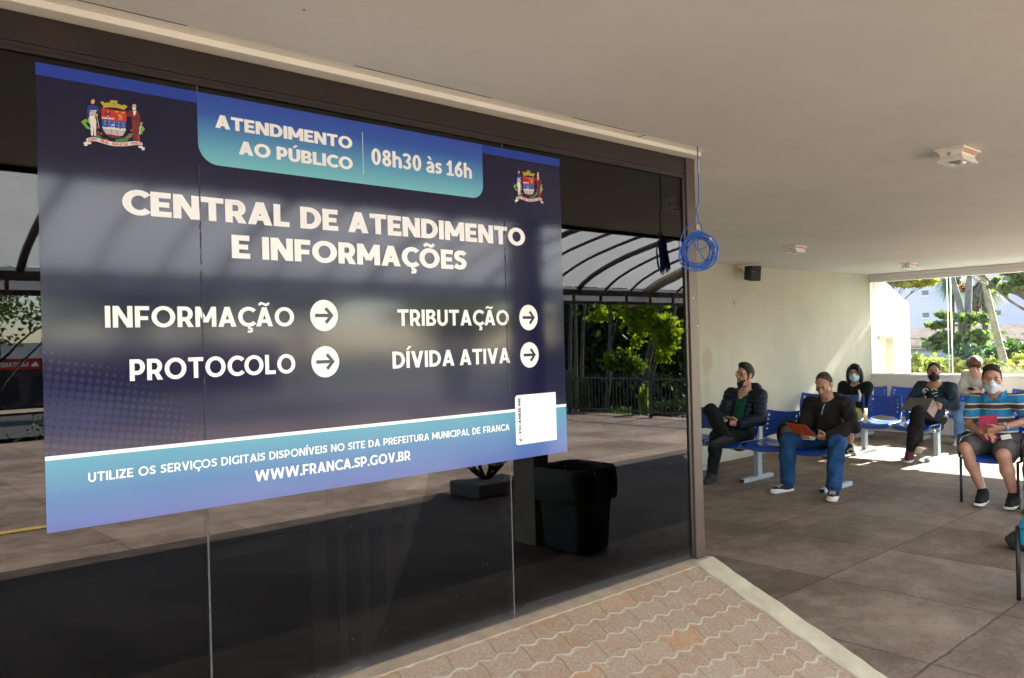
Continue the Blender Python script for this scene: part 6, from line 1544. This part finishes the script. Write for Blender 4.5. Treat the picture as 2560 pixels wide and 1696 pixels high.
flatprop('orange_folder', 'bright orange folder held open by the man in the dark jacket', 'folder', [px(cF, (930, 335), 7.70), px(cF, (1400, 405), 7.66), px(cF, (1645, 662), 7.77), px(cF, (1180, 605), 7.81)], .004, mat('orange_card', (.52, .075, .006), .5, .08, 5, 0))
flatprop('paper_sheet', 'white sheet of paper showing under the orange folder', 'paper', [px(cF, (1180, 590), 7.825), px(cF, (1640, 648), 7.785), px(cF, (1610, 735), 7.80), px(cF, (1330, 720), 7.83)], .002, MT['paint_w'])
bg = thing('backpack', 'rounded black bag with a grey front panel on the seat beside the blue jeans', 'bag', (7.95, 4.50, .40))
sdf_obj('bag_body', [pell((7.98, 4.475, .545), np.eye(3), (.12, .125, .155), .02), pell((7.93, 4.46, .50), np.eye(3), (.10, .12, .11), .03)], .007, CL['black'], bg, noise_amp=.004)
sdf_obj('front_panel', [pell((7.885, 4.435, .575), np.eye(3), (.055, .085, .075), .02)], .006, cloth('grey_bag_panel', (.10, .092, .082)), bg, noise_amp=.002)

# ---- woman in a black hooded jacket, blue mask
J3 = dict(neck=(11.10, 5.215, .925), sR=(11.12, 5.385, .855), sL=(11.12, 5.055, .855), eR=(11.03, 5.41, .63), eL=(11.02, 5.00, .64), hR=(10.86, 5.29, .585), hL=(10.84, 5.12, .60), hipR=(11.08, 5.31, .485), hipL=(11.08, 5.13, .485), kR=(10.66, 5.34, .50), kL=(10.67, 5.08, .505), aR=(10.62, 5.33, .09), aL=(10.63, 5.09, .09), toeR=(10.42, 5.36, .02), toeL=(10.42, 5.08, .02))
f3 = nrm((-.94, -.34, -.06)); N3 = np.array(J3['neck'])
o3 = person('woman with black hair, pale blue face mask and black jacket', J3, dict(c=(11.065, 5.205, 1.045), f=f3, s=.95), SK['brown'],
    top=dict(name='jacket', m=CL['black'], o=.018, drop=.03, n=.003, neck=.05, cuts=[pcone(N3+np.array((-.11, -.02, 0)), N3+np.array((-.19, -.02, -.16)), .05, .015, .02, None, 's')]), legs=dict(name='shorts', m=CL['yellow'], o=.014), shoes=dict(m=CL['shoe_b'], L=.24), bare_leg=True,
    hands=[((10.865, 5.285, .585), (-.5, -.8, 0), (0, 0, -1), (-.8, .5, 0)), ((10.845, 5.125, .60), (-.5, .8, 0), (0, 0, -1), (-.8, -.5, 0))], h=.007)
P, A = o3['P'], o3['A']
hair(o3, HB_, [pell(P(-.03, .075, -.06), A, (.065, .042, .13), .03), pell(P(-.03, -.075, -.06), A, (.065, .042, .13), .03), pell(P(-.06, 0, -.04), A, (.06, .09, .13), .03), pell(P(.04, .02, .095), A, (.065, .06, .035), .03), pcone(P(.080, .045, .075), P(.075, .062, .0), .022, .012, .02)], front=(.120, -.008, -.05), fr=(.085, .066, .125), h=.006, cut=-.20)
mask_(o3, MB_, .0055)
wp = MB(); wp.tube([px(( 2000, 900, 7.839), (1150, 590), 10.905), px((2000, 900, 7.839), (1178, 680), 10.885), px((2000, 900, 7.839), (1165, 815), 10.880)], [.012, .017, .013], 8); wp.build('white_stripe', MT['paint_w'], o3['t'], smooth=True)

# ---- woman in denim with black mask
J4 = dict(neck=(10.90, 4.09, .95), sR=(10.93, 4.275, .88), sL=(10.93, 3.925, .88), eR=(10.77, 4.33, .70), eL=(10.77, 3.83, .665), hR=(10.62, 4.14, .765), hL=(10.60, 3.985, .735), hipR=(10.95, 4.25, .485), hipL=(10.95, 4.07, .485), kR=(10.47, 4.165, .555), aR=(10.37, 4.215, .10), toeR=(10.13, 4.16, .02), kL=(10.43, 4.125, .615), aL=(10.50, 4.155, .20), toeL=(10.30, 4.06, .10))
f4 = nrm((-.94, -.34, .02)); N4 = np.array(J4['neck'])
o4 = person('woman with shaved hair and black face mask in a dark denim jacket', J4, dict(c=(10.855, 4.085, 1.075), f=f4, s=.93), SK['brown'],
    top=[dict(name='shirt', m=CL['black'], o=.005, sleeve='none', n=.002, neck=.062, neckdrop=.02), dict(name='jacket', m=CL['denim_d'], o=.022, drop=.06, n=.0065, neck=.075, cuts=[pcone(N4+np.array((-.15, -.02, -.02)), N4+np.array((-.22, -.02, -.30)), .085, .09, .015, None, 's')])],
    legs=dict(m=CL['blackj'], o=.004, n=.002), shoes=dict(m=CL['maroon'], sole=CL['sole'], L=.24, dnL=(-.35, -.1, -.92)), hands=[((10.62, 4.14, .765), (-.25, .85, -.35), (-.2, -.3, -.9), (-.9, -.2, .1), dict(curl=.35)), ((10.60, 3.985, .735), (-.3, -.55, -.35), (-.3, .1, -.9), (-.8, .5, .1), dict(curl=.4))], h=.006)
P, A = o4['P'], o4['A']
hair(o4, HG, thick=.003, front=(.115, 0, -.022), fr=(.10, .112, .116))
mask_(o4, MBk)
cZ = (2240, 880, 7.128)
pr = MB()
for pts in (((470, 690), (500, 660), (545, 655), (580, 690)), ((470, 720), (510, 690), (535, 710), (500, 740)), ((625, 685), (660, 662), (705, 668), (735, 690)), ((650, 750), (690, 730), (740, 722)), ((690, 790), (740, 782))):
    pr.tube([px(cZ, p_, 10.755) for p_ in pts], .0045, 6)
pr.build('shirt_print', MT['paint_w'], o4['t'])
flatprop('grey_folder', 'grey folder lying open across the crossed legs of the woman in denim', 'folder', [px(cZ, (80, 1022), 10.40), px(cZ, (232, 815), 10.56), px(cZ, (662, 828), 10.56), px(cZ, (545, 1062), 10.40)], .006, mat('grey_card', (.075, .068, .062), .45, .1, 4, 0))
flatprop('folder_flap', 'pale inner flap and papers hanging from the grey folder', 'papers', [px(cZ, (552, 1055), 10.41), px(cZ, (664, 835), 10.565), px(cZ, (800, 915), 10.58), px(cZ, (672, 1175), 10.42)], .004, mat('pinkish_paper', (.36, .27, .23), .7, .25, 6, 0))

# ---- young person with auburn hair looking down at a phone
J5 = dict(neck=(12.60, 4.165, 1.0), sR=(12.66, 4.315, .945), sL=(12.66, 4.02, .94), eR=(12.57, 4.355, .735), eL=(12.56, 3.97, .73), hR=(12.42, 4.235, .735), hL=(12.42, 4.065, .73), hipR=(12.72, 4.27, .485), hipL=(12.72, 4.07, .485), kR=(12.28, 4.28, .51), kL=(12.28, 4.05, .51), aR=(12.24, 4.29, .10), aL=(12.24, 4.05, .10), toeR=(12.03, 4.27, .02), toeL=(12.03, 4.04, .02))
f5 = nrm((-.95, -.42, -.62)); N5 = np.array(J5['neck'])
o5 = person('young person with auburn hair and pale jacket bowed over a phone', J5, dict(c=(12.49, 4.155, 1.085), f=f5, s=.98), SK['pale'],
    top=[dict(name='shirt', m=CL['olive'], o=.004, sleeve='none', neck=.05), dict(name='jacket', m=CL['beige'], o=.024, drop=.03, n=.004, neck=.07, cuts=[pcone(N5+np.array((-.13, -.04, .0)), N5+np.array((-.22, -.05, -.40)), .068, .075, .02, None, 's')])], legs=dict(m=CL['denim_l'], o=.018, hem=.03, flare=1.6), shoes=dict(m=CL['shoe_w'], L=.26),
    hands=[((12.42, 4.23, .735), (-.6, -.75, .0), (0, .1, 1), (-.6, .5, .5), dict(curl=.7)), ((12.42, 4.07, .73), (-.6, .75, 0), (0, -.1, 1), (-.6, -.5, .5), dict(curl=.7))], h=.007)
P, A = o5['P'], o5['A']
hair(o5, HR, [pell(P(.03, 0, .10), A, (.09, .08, .05), .03), pell(P(-.05, .06, .02), A, (.06, .05, .07), .03), pell(P(-.05, -.06, .02), A, (.06, .05, .07), .03), pell(P(.075, .02, .06), A, (.035, .06, .032), .02)], thick=.022, front=(.115, 0, -.055), fr=(.08, .08, .10), h=.006)
ph = MB(); ph.obox((12.345, 4.15, .755), (-.5, 0, .35), (0, 1, 0), (.35, 0, .5), .07, .036, .005); tag(ph.build('phone', MT['black'], origin=(12.345, 4.15, .755)), 'dark phone held by the young person with auburn hair', 'phone')

# ---- man in the striped polo
J6 = dict(neck=(8.53, 2.665, .985), sR=(8.57, 2.85, .915), sL=(8.54, 2.465, .935), eR=(8.49, 2.89, .685), eL=(8.40, 2.345, .765), hR=(8.27, 2.70, .635), hL=(8.25, 2.535, .705), hipR=(8.58, 2.755, .53), hipL=(8.58, 2.55, .53), kR=(8.17, 2.815, .50), kL=(8.08, 2.475, .475), aR=(8.19, 2.685, .115), aL=(8.19, 2.435, .115), toeR=(7.97, 2.66, .02), toeL=(7.98, 2.42, .02))
f6 = nrm((-.95, -.31, -.10)); N6 = np.array(J6['neck'])
o6 = person('man in a striped polo, grey shorts and white mask with folded arms', J6, dict(c=(8.47, 2.672, 1.130), f=f6, jaw=1.12, s=1.02), SK['ruddy'],
    top=dict(name='polo_shirt', m=CL['stripe'], o=.018, drop=.0, n=.0048, neck=.060, neckdrop=-.005), sleeve='short', belly=1.06, legs=dict(name='shorts', m=CL['shorts'], o=.025, n=.0045), bare_leg=True, shoes=dict(m=CL['shoe_b'], sole=CL['sole'], L=.275),
    hands=[((8.265, 2.69, .637), (-.25, -.9, -.22), (.3, .1, -.9), (-.9, .2, .2), dict(curl=.5)), ((8.245, 2.545, .70), (-.12, .88, -.42), (.8, .3, -.3), (-.5, .2, .8), dict(curl=.35))], h=.0055)
P, A = o6['P'], o6['A']
hair(o6, H6, [pell(P(.0, 0, .104), A, (.080, .062, .030), .03), pell(P(.06, .01, .092), A, (.03, .045, .018), .02)], thick=.003, front=(.122, 0, -.004), fr=(.112, .116, .112))
mask_(o6, MW)
cl6 = MB()
for sg in (-1, 1):
    a0 = N6+np.array((-.095, -.005+sg*.010, -.055)); cl6.add([a0, N6+np.array((-.045, sg*.075, .015)), N6+np.array((.02, sg*.085, .035)), N6+np.array((-.03, sg*.115, -.015)), N6+np.array((-.110, sg*.065, -.065))], [(0, 1, 2, 3, 4)])
oc = cl6.build('collar', mat('blue_collar_knit', (.018, .20, .42), .9, .1, 20, .3), o6['t']); md = oc.modifiers.new('s', 'SOLIDIFY'); md.thickness = .012
w_ = MB(); wc = np.array((8.262, 2.505, .715)); wd = nrm(np.array(J6['hL'])-np.array(J6['eL'])); wu = nrm(np.cross(wd, (0, 0, 1.0))); wv_ = np.cross(wd, wu)
w_.tube([wc+.035*math.cos(a)*wu+.035*math.sin(a)*wv_ for a in np.linspace(0, 2*PI, 21)[:-1]], .008, 6, closed=True); w_.build('watch_strap', MT['steel'], o6['t'], smooth=True)
w_ = MB(); wn_ = nrm(np.array((-.8, -.3, .55))); w_.tube([wc+wn_*.034, wc+wn_*.046], .018, 14); w_.build('watch_face', MT['tin'], o6['t'])
c2p = (2080, 860, 3.2667)
flatprop('pink_folder', 'pink folder tucked under the folded arms of the man in the striped polo', 'folder', [px(c2p, (1200, 590), 8.335), px(c2p, (1345, 578), 8.335), px(c2p, (1352, 690), 8.315), px(c2p, (1345, 800), 8.30), px(c2p, (1195, 790), 8.30)], .008, mat('pink_card', (.46, .035, .10), .5, .12, 5, 0))
flatprop('paper_ticket', 'small folded white ticket in the hand of the man in the striped polo', 'ticket', [px(c2p, (1375, 748), 8.20), px(c2p, (1455, 735), 8.20), px(c2p, (1470, 772), 8.19), px(c2p, (1385, 785), 8.19)], .004, MT['paint_w'])

# ---- neighbour at the right edge of the photo
J7 = dict(neck=(8.58, 2.02, 1.0), sR=(8.60, 2.19, .93), sL=(8.60, 1.82, .93), eR=(8.50, 2.24, .70), eL=(8.50, 1.78, .70), hR=(8.28, 2.16, .60), hL=(8.28, 1.88, .60), hipR=(8.60, 2.11, .53), hipL=(8.60, 1.91, .53), kR=(8.13, 2.255, .515), kL=(8.13, 1.86, .515), aR=(8.10, 2.265, .11), aL=(8.12, 1.86, .11), toeR=(7.88, 2.25, .02), toeL=(7.89, 1.84, .02))
o7 = person('person in grey trousers and brown shoes, cut off by the right edge', J7, dict(c=(8.52, 2.02, 1.14), f=(-1, -.1, 0)), SK['tan'], top=dict(name='shirt', m=CL['beige'], o=.015), legs=dict(m=CL['greyt'], o=.014, hem=.03, flare=1.4), shoes=dict(m=CL['leather'], L=.27), hands=[((8.28, 2.16, .60), (-.7, -.5, -.1), (0, 0, -1), (0, -1, 0)), ((8.28, 1.88, .60), (-.7, .5, -.1), (0, 0, -1), (0, 1, 0))], h=.008)
hair(o7, HBr, thick=.005)

# ---- black bag on the floor by the teal chair
bg = thing('handbag', 'black handbag with pale handles on the floor behind the teal chair', 'bag', (6.70, 1.85, 0))
V = [(6.60, 2.00, 0.002), (6.62, 1.70, 0.002), (6.78, 1.71, 0.002), (6.76, 2.01, 0.002), (6.585, 2.035, .085), (6.60, 1.68, .12), (6.79, 1.69, .13), (6.77, 2.04, .095), (6.67, 1.92, .185), (6.68, 1.70, .215), (6.71, 1.70, .215), (6.705, 1.93, .185)]
p = MB(); p.add(V, [(0, 3, 2, 1), (0, 1, 5, 4), (1, 2, 6, 5), (2, 3, 7, 6), (3, 0, 4, 7), (4, 5, 9, 8), (5, 6, 10, 9), (6, 7, 11, 10), (7, 4, 8, 11), (8, 9, 10, 11)]); bo = p.build('bag_body', mat('black_leatherette', (.014, .013, .013), .5, .4, 12, .4, 70), bg, bevel=.014)
for dx in (-.02, .02):
    p = MB(); p.tube([(6.69+dx, 1.93, .18), (6.69+dx*1.6, 1.90, .225), (6.695+dx*2, 1.82, .24), (6.70+dx*1.5, 1.76, .21)], .006, 7); p.build('handle', MT['plastic_w'], bg, smooth=True)
